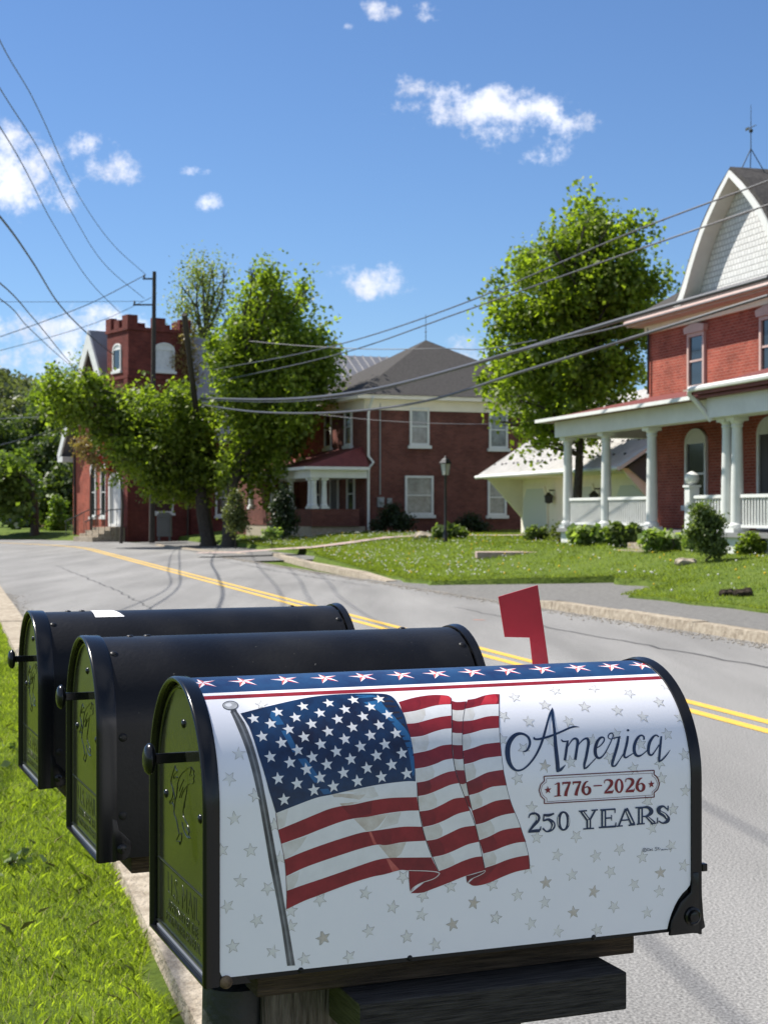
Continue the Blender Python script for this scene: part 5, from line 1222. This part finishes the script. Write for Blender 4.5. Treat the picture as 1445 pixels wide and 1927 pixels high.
# lines to the right, passing the gable
wire('upper thin line crossing the right gable', [(1445,340,30),(1200,432,33.5),(900,560,40),(650,645,49),(380,700,64)], .018)
wire('second thin line crossing the right gable', [(1445,385,30),(1150,487,34),(860,590,41),(660,660,49),(390,722,64)], .018)
wire('heavy cable bundle sagging across both houses', [(1445,522,30),(1200,592,33.5),(900,682,40),(700,733,47),(560,750,53),(378,750,64)], .05)
wire('thin cable just beneath the heavy bundle', [(1445,536,30),(1150,618,34),(1050,640,36),(900,680,40),(700,738,47),(560,755,53),(378,753,64)], .018)
wire('black cable below the eaves of the right house, sagging lowest', [(1445,556,30),(1220,626,33),(980,700,38),(800,755,44),(650,775,49),(500,776,55),(380,762,64)], .034)
wire('thin level line in front of the pointed hip roof', [(470,642,58),(560,650,56),(700,657,53),(830,656,50),(910,657,46),(1010,640,42)], .016)
wire('faint line across the upper window of the middle house', [(600,780,57),(700,790,55),(830,797,52),(960,796,48),(1100,780,44)], .010)

# ------------------------------------------------------------------ trees and plants
M['leaf_maple'] = leaf_mat('leaf_maple', (.055,.088,.012), (.225,.28,.040), .50, 1.2)
M['leaf_maple_dark'] = leaf_mat('leaf_maple_dark', (.050,.080,.012), (.195,.245,.038), .50, 1.2)
M['leaf_pale'] = leaf_mat('leaf_pale', (.10,.13,.04), (.22,.25,.09), .4, .8)
M['leaf_wood'] = leaf_mat('leaf_wood', (.030,.050,.014), (.085,.115,.030), .35, .5)
M['leaf_wood_light'] = leaf_mat('leaf_wood_light', (.07,.11,.02), (.15,.20,.045), .4, .5)
M['leaf_hill'] = leaf_mat('leaf_hill', (.075,.088,.048), (.15,.17,.092), .3, .06)  # paler and greyer leaves: the haze of distance is put into the colour
M['leaf_dark'] = leaf_mat('leaf_dark', (.010,.020,.007), (.030,.048,.015), .2, 2)
M['leaf_yew'] = leaf_mat('leaf_yew', (.05,.065,.020), (.15,.17,.06), .25, 3)
M['leaf_red'] = leaf_mat('leaf_red', (.07,.008,.010), (.16,.025,.02), .35, 2)
M['leaf_tan'] = leaf_mat('leaf_tan', (.16,.11,.05), (.28,.22,.11), .35, 2)
M['leaf_shrub'] = leaf_mat('leaf_shrub', (.045,.075,.02), (.16,.20,.07), .35, 4)
M['leaf_hosta'] = leaf_mat('leaf_hosta', (.06,.12,.02), (.30,.36,.14), .35, 6)
M['bark'] = mat('bark', (.035,.028,.022), rough=.95, col2=(.10,.085,.07), vscale=10, stretch=(5, 5, 1), bump=.8, bscale=18)

def foliage(name, blobs, m, parent, origin, ntuft, nleaf, tuft, leaf, up=.35, shell=.55, flat=.8, seed=1, elong=1.0, spray=False):
    r = np.random.default_rng(seed); B = np.array(blobs, float)         # x, y, z, radius
    wts = B[:, 3]**2.2; wts /= wts.sum(); k = r.choice(len(B), ntuft, p=wts)
    d = r.normal(size=(ntuft, 3)); d /= np.linalg.norm(d, axis=1)[:, None]
    rad = B[k, 3]*(shell+(1.06-shell)*r.random(ntuft)**.7)
    tc = B[k, :3]+d*rad[:, None]*np.array([1, 1, flat if flat else 1])
    n = ntuft*nleaf; tz = tuft*(.55+.8*r.random(ntuft))
    if spray:                                   # upright shoots standing out of the outline
        sp = (r.random(ntuft) < .22) & (d[:, 2] > -.2); tc[sp] += d[sp]*tuft*.75+np.array([0, 0, tuft*.35]); tz[sp] *= .62
    c = np.repeat(tc, nleaf, 0); ts = np.repeat(tz, nleaf)
    off = np.clip(r.normal(size=(n, 3))*.5, -.95, .95); off[:, 2] *= elong; c = c+off*ts[:, None]
    nrm = r.normal(size=(n, 3)); nrm[:, 2] = nrm[:, 2]+up*2; dd = np.repeat(d, nleaf, 0); nrm = nrm+dd*.5; nrm /= np.linalg.norm(nrm, axis=1)[:, None]
    a = r.normal(size=(n, 3)); a -= nrm*(a*nrm).sum(1)[:, None]; a /= np.linalg.norm(a, axis=1)[:, None]; b = np.cross(nrm, a)
    s = leaf*(.6+.8*r.random(n))[:, None]
    droop = np.zeros((n, 3)); droop[:, 2] = -.18
    v0 = c-a*s*.5; v1 = c+b*s*.42+a*s*.02; v2 = c+a*s*.55+droop*s; v3 = c-b*s*.42+a*s*.02
    V = np.stack([v0, v1, v2, v3], 1).reshape(-1, 3)-np.array(origin); Fc = np.arange(n*4).reshape(-1, 4)
    o = np_mesh(name, V, Fc, m, parent); return o
def tree(label, base, blobs_px, Y, m, ntuft, nleaf, tuft=.45, leaf=.16, name='tree', cat='tree', group=None, trunk_r=.2, fork=None, depth=.75, seed=1, limbs=True, elong=1.0, dens_shell=.55, flat=.85, lean=0, ntrunk=1, bark=None, crown_name='crown'):
    root = empty(name, base); tag(root, label, cat, group); rr = random.Random(seed)
    bl = []
    cxm = sum(b[0] for b in blobs_px)/len(blobs_px); wmax = max(abs(b[0]-cxm)+b[2] for b in blobs_px)/F*Y
    for b in blobs_px:
        lat = abs(b[0]-cxm)/F*Y; room = max(.2, (max(0, wmax**2-lat**2))**.5-b[2]/F*Y)*depth
        dy = (b[3] if len(b) > 3 else rr.uniform(-1, 1)*room)
        p = at(b[0], b[1], Y+dy) if False else Vector(((b[0]-722.5)/F*Y, Y+dy, CAMH-(b[1]-963.5)/F*Y)); rad_ = max(.3*b[2]/F*Y, b[2]/F*Y-.42*tuft); bl.append((p.x, p.y, p.z, rad_))
        if len(b) <= 3 and room > .8: q = -dy if abs(dy) > .3*room else room*.8; bl.append((p.x+rr.uniform(-.2, .2), Y+q, p.z+rr.uniform(-.3, .3), rad_*.95))
    foliage(crown_name, bl, m, root, base, ntuft, nleaf, tuft, leaf, seed=seed, elong=elong, shell=dens_shell, flat=flat, spray=tuft > .4)
    if trunk_r:
        B = Vector(base); cz = sum(b[2] for b in bl)/len(bl); zmin = min(b[2]-b[3] for b in bl); zmax = max(b[2] for b in bl); cx = sum(b[0] for b in bl)/len(bl); cy = Y
        fk = Vector((B.x+(cx-B.x)*.12, B.y, fork if fork else max(B.z+.8, zmin-.2)))-B; tp = Vector((cx, cy, zmax))-B
        mb = MB(); mb.tube([(0, 0, -.3), (0, 0, .05), tuple(fk*.5+Vector((rr.uniform(-.1, .1), 0, 0))), tuple(fk), tuple(fk.lerp(tp, .45)+Vector((.15, .1, 0))), tuple(fk.lerp(tp, .95))], [trunk_r*1.5, trunk_r*1.15, trunk_r, trunk_r*.85, trunk_r*.5, trunk_r*.1], n=10)
        for i, b in enumerate(bl):
            if not limbs: break
            e = Vector(b[:3])-B; t = max(0, min(.75, (e.z-fk.z)/(tp.z-fk.z+.01)*.55)) ; s = fk.lerp(tp, t)
            if e.z < fk.z+.3: s = fk
            L = (e-s).length; mid = s.lerp(e, .5)+Vector((rr.uniform(-.1, .1)*L, rr.uniform(-.1, .1)*L, .1*L)); e2 = s.lerp(e, 1.0)
            mb.tube([tuple(s), tuple(mid), tuple(e2)], [trunk_r*.38, trunk_r*.22, trunk_r*.05], n=6)
            for _ in range(3):
                q = e2+Vector((rr.uniform(-1, 1), rr.uniform(-1, 1), rr.uniform(-.3, 1)))*b[3]*.9; mb.tube([tuple(mid.lerp(e2, .4)), tuple(q)], [trunk_r*.12, trunk_r*.03], n=5)
        mb.build('trunk', bark or M['bark'], root, smooth=True)
    return root
p = at(1090, 935, 47.6)
tree('full maple with bright spring leaves behind the white porch of the right house', (p.x, 47.6, ground_h(p.x, 47.6)),
     [(1068,452,44),(1122,440,42),(1100,412,20),(1150,420,20),(1024,470,24),(994,518,42),(1080,520,80),(1168,500,60),(1214,478,32),(1242,545,34),(1160,590,72),(1050,620,80),(958,590,50),(928,655,34),(980,690,60),(1080,710,78),(1168,690,58),(1205,640,38),(958,755,36),(1020,785,52),(1098,800,50),(1158,755,42),(1075,845,24),(1190,560,45),(1000,840,20),(940,800,22)],
     47.6, M['leaf_maple'], 380, 110, tuft=.60, leaf=.148, trunk_r=.15, seed=11, elong=1.25, depth=.55)
p = at(392, 1002, 65.5)
tree('wide low maple spreading in front of the church, its trunk forked near the leaning pole', (p.x, 65.5, .25),
     [(108,738,30),(150,758,46),(95,778,20),(172,728,24),(212,772,46),(252,800,52),(300,765,42),(338,742,30),(355,735,20),(350,800,58),(272,855,52),(322,880,56),(388,850,42),(240,868,30),(298,912,30),(368,898,42),(408,895,26),(200,812,30),(122,785,22)],
     65.5, M['leaf_maple_dark'], 420, 96, tuft=.66, leaf=.17, trunk_r=.28, fork=2.6, seed=12, elong=1.2, depth=.5)
p = at(405, 1004, 63)
tree('tall dense maple beside the middle house, shading its porch', (p.x+.5, 63.5, .25),
     [(500,530,24),(530,535,20),(478,520,14),(468,562,28),(548,588,28),(505,608,58),(580,652,42),(628,668,22),(455,640,32),(442,690,40),(520,690,72),(600,700,46),(618,738,26),(462,760,46),(540,770,58),(436,820,30),(500,830,46),(548,832,32),(470,880,36),(510,895,28),(424,872,26),(470,500,14),(570,540,14)],
     63.5, M['leaf_maple'], 450, 96, tuft=.70, leaf=.17, trunk_r=.25, fork=2.8, seed=13, elong=1.5, depth=.6)
tree('airy half-bare tree with thin pale leaves rising behind the church', (-11.5, 100, .4),
     [(375,520,34),(402,560,38),(348,575,28),(382,620,44),(425,508,20),(345,530,16),(430,600,26),(360,660,30),(400,500,16)],
     100, M['leaf_pale'], 520, 9, tuft=1.1, leaf=.16, trunk_r=.32, seed=14, fork=7)
tree('small dark red-leaved tree by the church entrance', (at(225,1000,73).x, 73.5, .3), [(205,850,22),(222,870,20),(232,850,16),(215,838,14)], 73.5, M['leaf_red'], 140, 18, tuft=.35, leaf=.13, trunk_r=.06, seed=15)
tree('tan budding bush tree at the church corner', (at(170,1000,79).x, 79.3, .35), [(160,835,22),(178,860,22),(150,850,14),(190,880,14)], 79.3, M['leaf_tan'], 120, 14, tuft=.4, leaf=.12, trunk_r=.06, seed=16)
# creeper on the tower corner
cr_o = ch.matrix_world @ Vector((0, 3.3, 0)) if False else Vector((-12.95+3.35*.83, 78+3.35*.56, .3))
cr = empty('creeper', cr_o); tag(cr, 'brown creeper climbing the right edge of the church tower', 'creeper')
foliage('foliage', [(cr_o.x+.05+.1*math.sin(i), cr_o.y-.1, 8.0+i*.62, .42) for i in range(6)]+[(cr_o.x-.5, cr_o.y-.3, 9.3, .4), (cr_o.x-.4, cr_o.y-.3, 10.3, .45)], M['leaf_tan'], cr, cr_o, 180, 12, .3, .12, seed=77)
mb = MB(); mb.tube([(0, -.1, -.2), (.05, -.1, 5), (0, -.1, 10.8)], [.05, .035, .015], n=6); mb.build('stem', M['bark'], cr)
# woods on the left, tree by tree
W = [('bright green tree at the far left edge, closest of the woods', [(10,900,36),(30,880,26),(45,920,24),(15,950,32),(50,960,24),(-40,920,50)], 86, 'leaf_wood_light', -19.5),
     ('dark green tree beyond the bend, left of the church', [(80,870,32),(105,850,28),(60,890,30),(95,910,34),(115,890,20),(70,930,28)], 104, 'leaf_wood', -22),
     ('tall olive tree behind the dark one, under the ridge', [(60,820,30),(85,800,24),(40,840,30),(20,810,26),(60,860,30)], 122, 'leaf_wood', -27),
     ('pale thin-leaved tree against the sky left of the gable', [(150,690,24),(130,710,22),(160,720,24),(120,740,22),(140,760,24)], 128, 'leaf_pale', -25.5),
     ('low dense tree right beside the church wall', [(110,930,22),(100,955,22),(118,900,14)], 96, 'leaf_wood', -20.6),
     ('broad tree at the left edge with a bare crooked limb', [(0,850,34),(-30,820,40),(10,820,24),(-60,870,50)], 112, 'leaf_wood', -29),
     ('light green tree below the ridge, right of the bare limb', [(95,740,22),(75,760,20),(110,775,24),(90,790,20)], 150, 'leaf_wood_light', -33),
     ('dark undergrowth tree behind the parked car', [(70,950,26),(40,965,26),(95,940,20),(60,985,20)], 108, 'leaf_dark', -25)]
for i, (lab, bl, Y, lm, bx) in enumerate(W):
    tree(lab, (bx, Y, .3), bl, Y, M[lm], 420 if lm != 'leaf_pale' else 160, 16 if lm != 'leaf_pale' else 8, tuft=.8, leaf=.30 if lm != 'leaf_pale' else .2, trunk_r=.22, seed=30+i, group='trees of the wood on the left', fork=3)
# bare crooked limb seen against the hill
# hill
mb = MB(); r_ = np.random.default_rng(5); nx_, ny_ = 150, 70; idx = {}
cells = r_.random((200, 120))
for i in range(nx_):
    for j in range(ny_):
        x = -260+i*2.6; y = 240+j*4.0
        base = 38*math.exp(-((x+150)/115)**2)*sst(240, 330, y)+1.0*math.sin(x*.05)+.8*math.sin(x*.13+1)
        bump = (cells[i, j]-.5)*6.5+1.5*math.sin(i*1.3+j*.7)
        idx[i, j] = mb.pt((x+(cells[i, (j+7) % 120]-.5)*2, y, base+bump*sst(240, 262, y)-.5))
for i in range(nx_-1):
    for j in range(ny_-1): mb.f.append([idx[i,j], idx[i+1,j], idx[i+1,j+1], idx[i,j+1]]); mb.m.append(0)
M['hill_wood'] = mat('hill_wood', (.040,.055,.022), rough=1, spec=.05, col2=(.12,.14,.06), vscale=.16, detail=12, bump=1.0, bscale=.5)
tag(mb.build('wooded_hill', M['hill_wood'], smooth=True), kind='structure')
r = np.random.default_rng(8); n = 2600
hx_ = -175+r.random(n)*175; hy_ = 250+r.random(n)**1.4*110
hz_ = np.array([38*math.exp(-((a_+150)/115)**2)*sst(240, 330, b_) for a_, b_ in zip(hx_, hy_)])
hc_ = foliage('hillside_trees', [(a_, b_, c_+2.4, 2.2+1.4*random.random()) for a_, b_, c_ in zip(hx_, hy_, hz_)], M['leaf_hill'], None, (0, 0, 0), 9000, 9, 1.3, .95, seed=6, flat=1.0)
tag(hc_, 'far hillside woods under the clouds at the left edge', 'woods', kind='stuff')

def shrub(label, bl, Y, m, nt_, nl, tuft, leaf, seed, name='shrub', cat='shrub', group=None, base_y=None, up=.3, shell=.3, stem=.02):
    cx = sum(b[0] for b in bl)/len(bl); x = (cx-722.5)/F*Y; g = ground_h(x, Y) if Y < 72 else .3
    return tree(label, (x, Y, g), bl, Y, m, nt_, nl, tuft=tuft, leaf=leaf, trunk_r=stem, seed=seed, name=name, cat=cat, group=group, dens_shell=shell, fork=g+.25, crown_name='foliage')
shrub('yellow-green conical evergreen below the tall maple', [(445,940,18),(442,965,24),(448,985,26),(440,925,10)], 60.5, M['leaf_yew'], 200, 16, .22, .09, 50)
shrub('dark upright evergreen in front of the middle house porch', [(535,935,20),(530,960,26),(536,985,30),(532,915,10)], 60, M['leaf_dark'], 240, 16, .22, .09, 51)
shrub('dark rounded bush under the lower window of the middle house', [(735,975,28),(760,985,24),(712,990,20),(742,955,14)], 61, M['leaf_dark'], 240, 16, .2, .08, 52)
shrub('dark bush right of the lamp post', [(885,980,20),(870,990,18),(905,992,18)], 61.5, M['leaf_dark'], 160, 16, .2, .08, 53)
shrub('tuft of long pale leaves at the foot of the lamp post', [(830,1002,14),(850,1000,16),(868,1004,12)], 48.5, M['leaf_shrub'], 120, 14, .16, .14, 54, name='day_lily', cat='plant')
shrub('low green clump beside the far garage corner', [(1000,1004,14),(1018,1006,14)], 46, M['leaf_shrub'], 90, 14, .15, .10, 55, name='plant', cat='plant')
shrub('tangle of thin stems left of the white porch', [(1045,1000,16),(1060,1004,16)], 42.5, M['leaf_yew'], 60, 8, .25, .08, 56, name='plant', cat='plant')
shrub('pale variegated hostas in front of the porch rail', [(1085,1006,15),(1110,1008,16),(1135,1008,14)], 38.5, M['leaf_hosta'], 130, 12, .16, .16, 57, name='hosta', cat='plant')
shrub('dark green hosta clump below the third porch column', [(1160,1004,18),(1185,1008,18)], 36.5, M['leaf_shrub'], 130, 12, .16, .15, 58, name='hosta', cat='plant')
shrub('wide bed of cream-edged hostas near the porch steps', [(1222,1016,15),(1250,1018,16),(1280,1022,16),(1300,1020,14)], 34, M['leaf_hosta'], 200, 12, .15, .15, 59, name='hosta', cat='plant')
shrub('tall feathery shrub in front of the double porch columns', [(1320,965,22),(1345,985,24),(1310,1000,26),(1335,1020,28),(1310,960,14),(1350,1030,20)], 29.5, M['leaf_shrub'], 420, 16, .13, .055, 60)
shrub('small round green bush near the right edge', [(1412,1018,20),(1428,1030,18),(1400,1035,16)], 31, M['leaf_maple_dark'], 140, 14, .12, .07, 61)
shrub('yellowish bush beside the parked car', [(100,960,20),(118,975,18),(95,985,16)], 97, M['leaf_tan'], 140, 12, .5, .2, 62)
shrub('round pale shrub left of the church corner', [(110,950,14),(108,985,18)], 92, M['leaf_wood_light'], 120, 12, .45, .2, 63)
shrub('low white-flowering plant under the porch of the middle house', [(505,1004,10),(520,1004,9)], 57, M['leaf_hosta'], 50, 10, .15, .10, 64, name='plant', cat='plant')

# stones, slab, stumps
def rock(name, label, px, py, Y, r, m, flat=.5, seed=1, cat='rock', group=None):
    p = at(px, py, Y); g = ground_h(p.x, Y); rr = random.Random(seed)
    bm = bmesh.new(); bmesh.ops.create_icosphere(bm, subdivisions=3, radius=r)
    for v in bm.verts:
        n = v.co.normalized(); k = 1+.16*math.sin(n.x*5+seed)+.12*math.sin(n.y*7+n.z*4)+rr.uniform(-.04, .04); v.co = Vector((v.co.x*k*1.3, v.co.y*k, v.co.z*k*flat))
    me = bpy.data.meshes.new(name); bm.to_mesh(me); bm.free(); me.materials.append(m); o = bpy.data.objects.new(name, me); COL.objects.link(o); o.location = (p.x, Y, g+r*flat*.4)
    return tag(o, label, cat, group)
rock('rock', 'pale landscaping boulder left of the lamp post', 798, 1012, 50, .32, M['stone'], .5, 3)
rock('rock', 'small brown stone beneath the feathery shrub', 1288, 1036, 29.5, .16, M['stone'], .6, 4)
rock('tree_stump', 'left dark rotten stump in the lawn near the right edge', 1367, 1093, 23.2, .085, mat('stump', (.02,.014,.010), rough=1, col2=(.06,.045,.03), vscale=20, bump=1), .9, 5, 'tree stump', 'rotten stumps in the lawn')
rock('tree_stump', 'right dark rotten stump, larger, beside a grass tuft', 1400, 1098, 23.0, .11, bpy.data.materials['stump'], .8, 6, 'tree stump', 'rotten stumps in the lawn')
a, b = at(895, 1043, 38), at(1010, 1038, 38)
mb = MB(); g = ground_h((a.x+b.x)/2, 38); mb.box((-.75, -.45, -.1), (.75, .45, .06)); sl_ = mb.build('paving_slab', M['path'], bevel=.01, loc=((a.x+b.x)/2, 38, g+.02)); tag(sl_, 'brown stone slab lying in the lawn', 'paving slab')
# pinkish path to the middle house porch
mb = MB()
for i in range(10):
    xa = -6.2+i*1.25; ya = 50.5+.28*i; xb = xa+1.25; yb = ya+.28
    mb.face([(xa, ya, ground_h(xa, ya)+.05), (xb, yb, ground_h(xb, yb)+.05), (xb, yb+1.3, ground_h(xb, yb+1.3)+.05), (xa, ya+1.3, ground_h(xa, ya+1.3)+.05)])
tag(mb.build('path', M['path']), kind='structure')
# relay box by the church
rb = at(310, 1003, 72); mbx = empty('relay_box', (rb.x, 72, .25)); tag(mbx, 'grey metal mail relay box on the church corner', 'relay box')
M['relay'] = mat('relay', (.10,.105,.11), rough=.6)
mb = MB(); mb.box((-.32, -.25, .1), (.32, .25, 1.0)); mb.prism([(-.32, 1.002), (.32, 1.002), (.32, 1.12), (.2, 1.25), (-.2, 1.25), (-.32, 1.12)], -.25, .25, lambda a, d, c: (a, d, c)); mb.build('cabinet', M['relay'], mbx, bevel=.02)
for x in (-.28, .22):
    for y in (-.21, .15): box_part(mbx, 'leg', (x, y, -.1), (x+.06, y+.06, .098), M['relay'])
mb = MB(); mb.box((-.24, -.27, .3), (.24, -.251, .9)); mb.build('door_panel', M['relay'], mbx, bevel=.006)
# parked car, mostly hidden by the bushes
car = empty('parked_car', (at(75,990,99).x, 99, .32), R(12)); tag(car, 'dark blue parked car half hidden by bushes at the far left', 'car')
M['car_paint'] = mat('car_paint', (.010,.014,.030), rough=.25, spec=.6, coat=.6); M['tyre'] = mat('tyre', (.012,.012,.012), rough=.8); M['rim'] = mat('rim', (.35,.35,.36), rough=.3, metal=.8)
def car_body():
    mb = MB(); low = [(-2.2, .35), (-2.25, .62), (-2.1, .86), (-1.2, .95), (1.35, .95), (2.15, .82), (2.25, .55), (2.2, .35)]
    mb.prism(low, -.86, .86, lambda a, d, c: (a, d, c)); mb.build('body', M['car_paint'], car, bevel=.05, smooth=True)
    mb = MB(); cab = [(-1.75, .952), (-1.2, 1.42), (.35, 1.45), (1.1, .952)]; mb.prism(cab, -.72, .72, lambda a, d, c: (a, d*(1-.12*(c-.95)/.5), c)); mb.build('cabin_glass', M['glass'], car, bevel=.03)
    mb = MB(); mb.box((-1.22, -.70, 1.43), (.38, .70, 1.49)); mb.build('car_roof', M['car_paint'], car, bevel=.02)
    for x in (-1.4, 1.4):
        for y in (-.78, .78):
            mb = MB(); mb.lathe([(.28, -.11), (.33, -.09), (.33, .09), (.28, .11)], (x, y, .33), axis='y', n=20); w_ = mb.build('wheel', M['tyre'], car, smooth=True)
            mb = MB(); mb.lathe([(.2, -.115), (.19, .115)], (x, y, .33), axis='y', n=16); mb.build('rim', M['rim'], w_)
    for y in (-.6, .6):
        mb = MB(); mb.box((2.14, y-.16, .62), (2.24, y+.16, .76)); mb.build('headlight', M['lamp_glass'], car, bevel=.02)
car_body()

# ------------------------------------------------------------------ grass
M['grass_near'] = leaf_mat('grass_near', (.080,.115,.014), (.29,.345,.055), .48, 2.2)
M['grass_far'] = leaf_mat('grass_far', (.085,.118,.018), (.23,.27,.052), .42, .6)
def grass(name, x, y, z, h, wd, m, r, lean=.5):
    n = len(x); ang = r.random(n)*2*math.pi; dx, dy = np.cos(ang), np.sin(ang); la = r.random(n)*2*math.pi; L = lean*r.random(n)*h
    lx, ly = np.cos(la)*L, np.sin(la)*L
    b0 = np.stack([x-dx*wd, y-dy*wd, z], 1); b1 = np.stack([x+dx*wd, y+dy*wd, z], 1)
    m0 = np.stack([x-dx*wd*.7+lx*.4, y-dy*wd*.7+ly*.4, z+h*.6], 1); m1 = np.stack([x+dx*wd*.7+lx*.4, y+dy*wd*.7+ly*.4, z+h*.6], 1); t = np.stack([x+lx*1.3, y+ly*1.3, z+h], 1)
    V = np.stack([b0, b1, m1, t, m0], 1).reshape(-1, 3); o = np_mesh(name, V, np.arange(n*5).reshape(-1, 5), m); return tag(o, kind='stuff')
def lnoise(x, y, s): return np.sin(x*s+1.3*np.sin(y*s*.7))*np.sin(y*s*1.1+1.7*np.sin(x*s*.6))
r = np.random.default_rng(21)
n = 430000; q = 1.0+ (r.random(n)**1.6)*24; p = .64-np.abs(r.random(n)**1.3)*3.0
# ragged front edge
p = p-(.03+.03*np.sin(q*3.1)+.02*np.sin(q*11))*np.exp(-(.64-p)*3)
x = RN.x*p+RD.x*q; y = RN.y*p+RD.y*q
cl = .5+.5*lnoise(x, y, 5.0); keep = r.random(n) < (.8+.2*cl); keep &= (y > .2)
x, y, q, p, cl = x[keep], y[keep], q[keep], p[keep], cl[keep]
h = (.018+.024*r.random(len(x))+.03*(r.random(len(x)) > .97))*(.75+.5*cl); z = np.full(len(x), .074)
dry = r.random(len(x)) < .07
dg = grass('dry_grass', x[dry], y[dry], z[dry], h[dry]*1.1, .0010+.0005*r.random(dry.sum()), mat('straw', (.36,.31,.16), rough=.9, var=.3, vscale=20), r, 1.6); dg['label'] = 'dead straw blades mixed into the near verge grass'; dg['category'] = 'dry grass'
go = grass('grass', x, y, z, h, .0011+.0008*r.random(len(x)), M['grass_near'], r, 1.0); go['label'] = 'bright green unmown grass on the near verge left of the mailboxes'; go['category'] = 'grass'
# broad-leaved weeds in the near grass
n = 2600; q = 2+r.random(n)*16; p = .35-r.random(n)*2.4; x = RN.x*p+RD.x*q; y = RN.y*p+RD.y*q; k = lnoise(x, y, 3.1) > .25; x, y = x[k], y[k]
wb = foliage('weeds', [(a_, b_, .085, .045) for a_, b_ in zip(x[:260], y[:260])], M['leaf_shrub'], None, (0, 0, 0), 900, 7, .05, .045, seed=9, flat=.4); wb['kind'] = 'stuff'; wb['label'] = 'broad-leaved weeds among the near verge grass'; wb['category'] = 'weeds'
# lawn across the road
n = 210000; u = r.random(n); q = 14+58*u**1.25; e = np.array([lawn_edge(t) for t in q]); p = e+.05+22*r.random(n)**1.8
x = RN.x*p+RD.x*q; y = RN.y*p+RD.y*q
vis = (np.abs(x/y) < .30) & ((x-.2) > -6.5); x, y, p, q = x[vis], y[vis], p[vis], q[vis]
z = np.array([lawn_h(pp, qq) for pp, qq in zip(p, q)])
# keep it out of the houses
hc, hs = math.cos(HROT), math.sin(HROT); lx = (x-hx)*hc+(y-hy)*hs; ly = -(x-hx)*hs+(y-hy)*hc; ins = (lx > -5.6) & (ly > -2.6)
ac = math.atan2(.37, .93); mx_, my_ = (x+.75)*math.cos(ac)+(y-62)*math.sin(ac), -(x+.75)*math.sin(ac)+(y-62)*math.cos(ac); ins |= (my_ > 0) & (mx_ > -2.4)
gxl, gyl = (x-3.75)*hc+(y-58)*hs, -(x-3.75)*hs+(y-58)*hc; ins |= (gyl > 1.3) & (gxl > 0)
pth = (y > 50.5+.224*(x+6.2)) & (y < 51.8+.224*(x+6.2)) & (x < 6.3); ins |= pth
x, y, z = x[~ins], y[~ins], z[~ins]
cl = .5+.5*lnoise(x, y, 1.3); h = (.022+.030*r.random(len(x)))*(.6+.8*cl)*np.clip(y/26, .8, 1.7)
g2 = grass('grass', x, y, z-.005, h, .004+.004*r.random(len(x))*(y/30), M['grass_far'], r, .8); g2['label'] = 'mown lawn grass across the road in front of the brick houses'; g2['category'] = 'grass'
# small white and yellow flowers scattered over the lawn
def flowers(name, n, mcol, sz, lab, cond, seed):
    r = np.random.default_rng(seed); q = 20+46*r.random(n); e = np.array([lawn_edge(t) for t in q]); p = e+.1+6.5*r.random(n)**1.2; x = RN.x*p+RD.x*q; y = RN.y*p+RD.y*q
    k = cond(x, y, r); x, y, p, q = x[k], y[k], p[k], q[k]; z = np.array([lawn_h(a_, b_) for a_, b_ in zip(p, q)])+.09
    V = []; 
    for X, Y_, Zz in zip(x, y, z):
        s = sz*(.6+.8*random.random())
        for (a_, b_, c_) in ((1,0,0),(0,1,0),(-1,0,0),(0,-1,0)): V.append((X+a_*s, Y_+b_*s, Zz+.002))
        V.append((X, Y_, Zz+s)); V.append((X, Y_, Zz-s))
    V = np.array(V); k6 = np.arange(len(x))[:, None]*6; T = np.array([[0,1,4],[1,2,4],[2,3,4],[3,0,4],[1,0,5],[2,1,5],[3,2,5],[0,3,5]]); Fc = (k6[:, :, None]+T[None]).reshape(-1, 3)
    o = np_mesh(name, V, Fc, mcol); tag(o, lab, 'flowers', kind='stuff')
flowers('clover_flowers', 1500, mat('flower_white', (.62,.62,.55), rough=.8), .018, 'tiny white clover and seed heads sprinkled over the far lawn', lambda x, y, r: (r.random(len(x)) < np.where(x/y < .07, 1, .25)), 4)
flowers('dandelion_flowers', 240, mat('flower_yellow', (.62,.42,.02), rough=.8), .02, 'small yellow dandelions dotting the far lawn', lambda x, y, r: x > -9, 6)

# grit along both gutters
def grit(name, n, pf, qf, sz, m, lab, seed):
    r = np.random.default_rng(seed); q = qf(r, n); p = pf(r, n, q); x = RN.x*p+RD.x*q; y = RN.y*p+RD.y*q; s = sz*(.4+1.2*r.random(n)**2)
    o8 = np.array([(1,0,0),(0,1,0),(-1,0,0),(0,-1,0),(0,0,.8),(0,0,-.8)]); V = np.stack([x, y, s*.3], 1)[:, None, :]+o8[None]*s[:, None, None]*(.7+.6*r.random((n, 6, 1)))
    T = np.array([[0,1,4],[1,2,4],[2,3,4],[3,0,4],[1,0,5],[2,1,5],[3,2,5],[0,3,5]]); Fc = (np.arange(n)[:, None, None]*6+T[None]).reshape(-1, 3)
    o = np_mesh(name, V.reshape(-1, 3), Fc, m); tag(o, lab, 'grit', kind='stuff')
M['grit'] = mat('grit', (.16,.14,.11), rough=.95, col2=(.42,.38,.32), vscale=30)
grit('road_grit', 5200, lambda r, n, q: 8.9-np.abs(r.normal(size=n))*.16, lambda r, n: 13+38*r.random(n), .012, M['grit'], 'loose grit along the right kerb and driveway mouth', 3)
grit('road_grit', 3600, lambda r, n, q: .96+np.abs(r.normal(size=n))*.14, lambda r, n: 3+26*r.random(n), .007, M['grit'], 'loose grit in the gutter along the left kerb', 4)
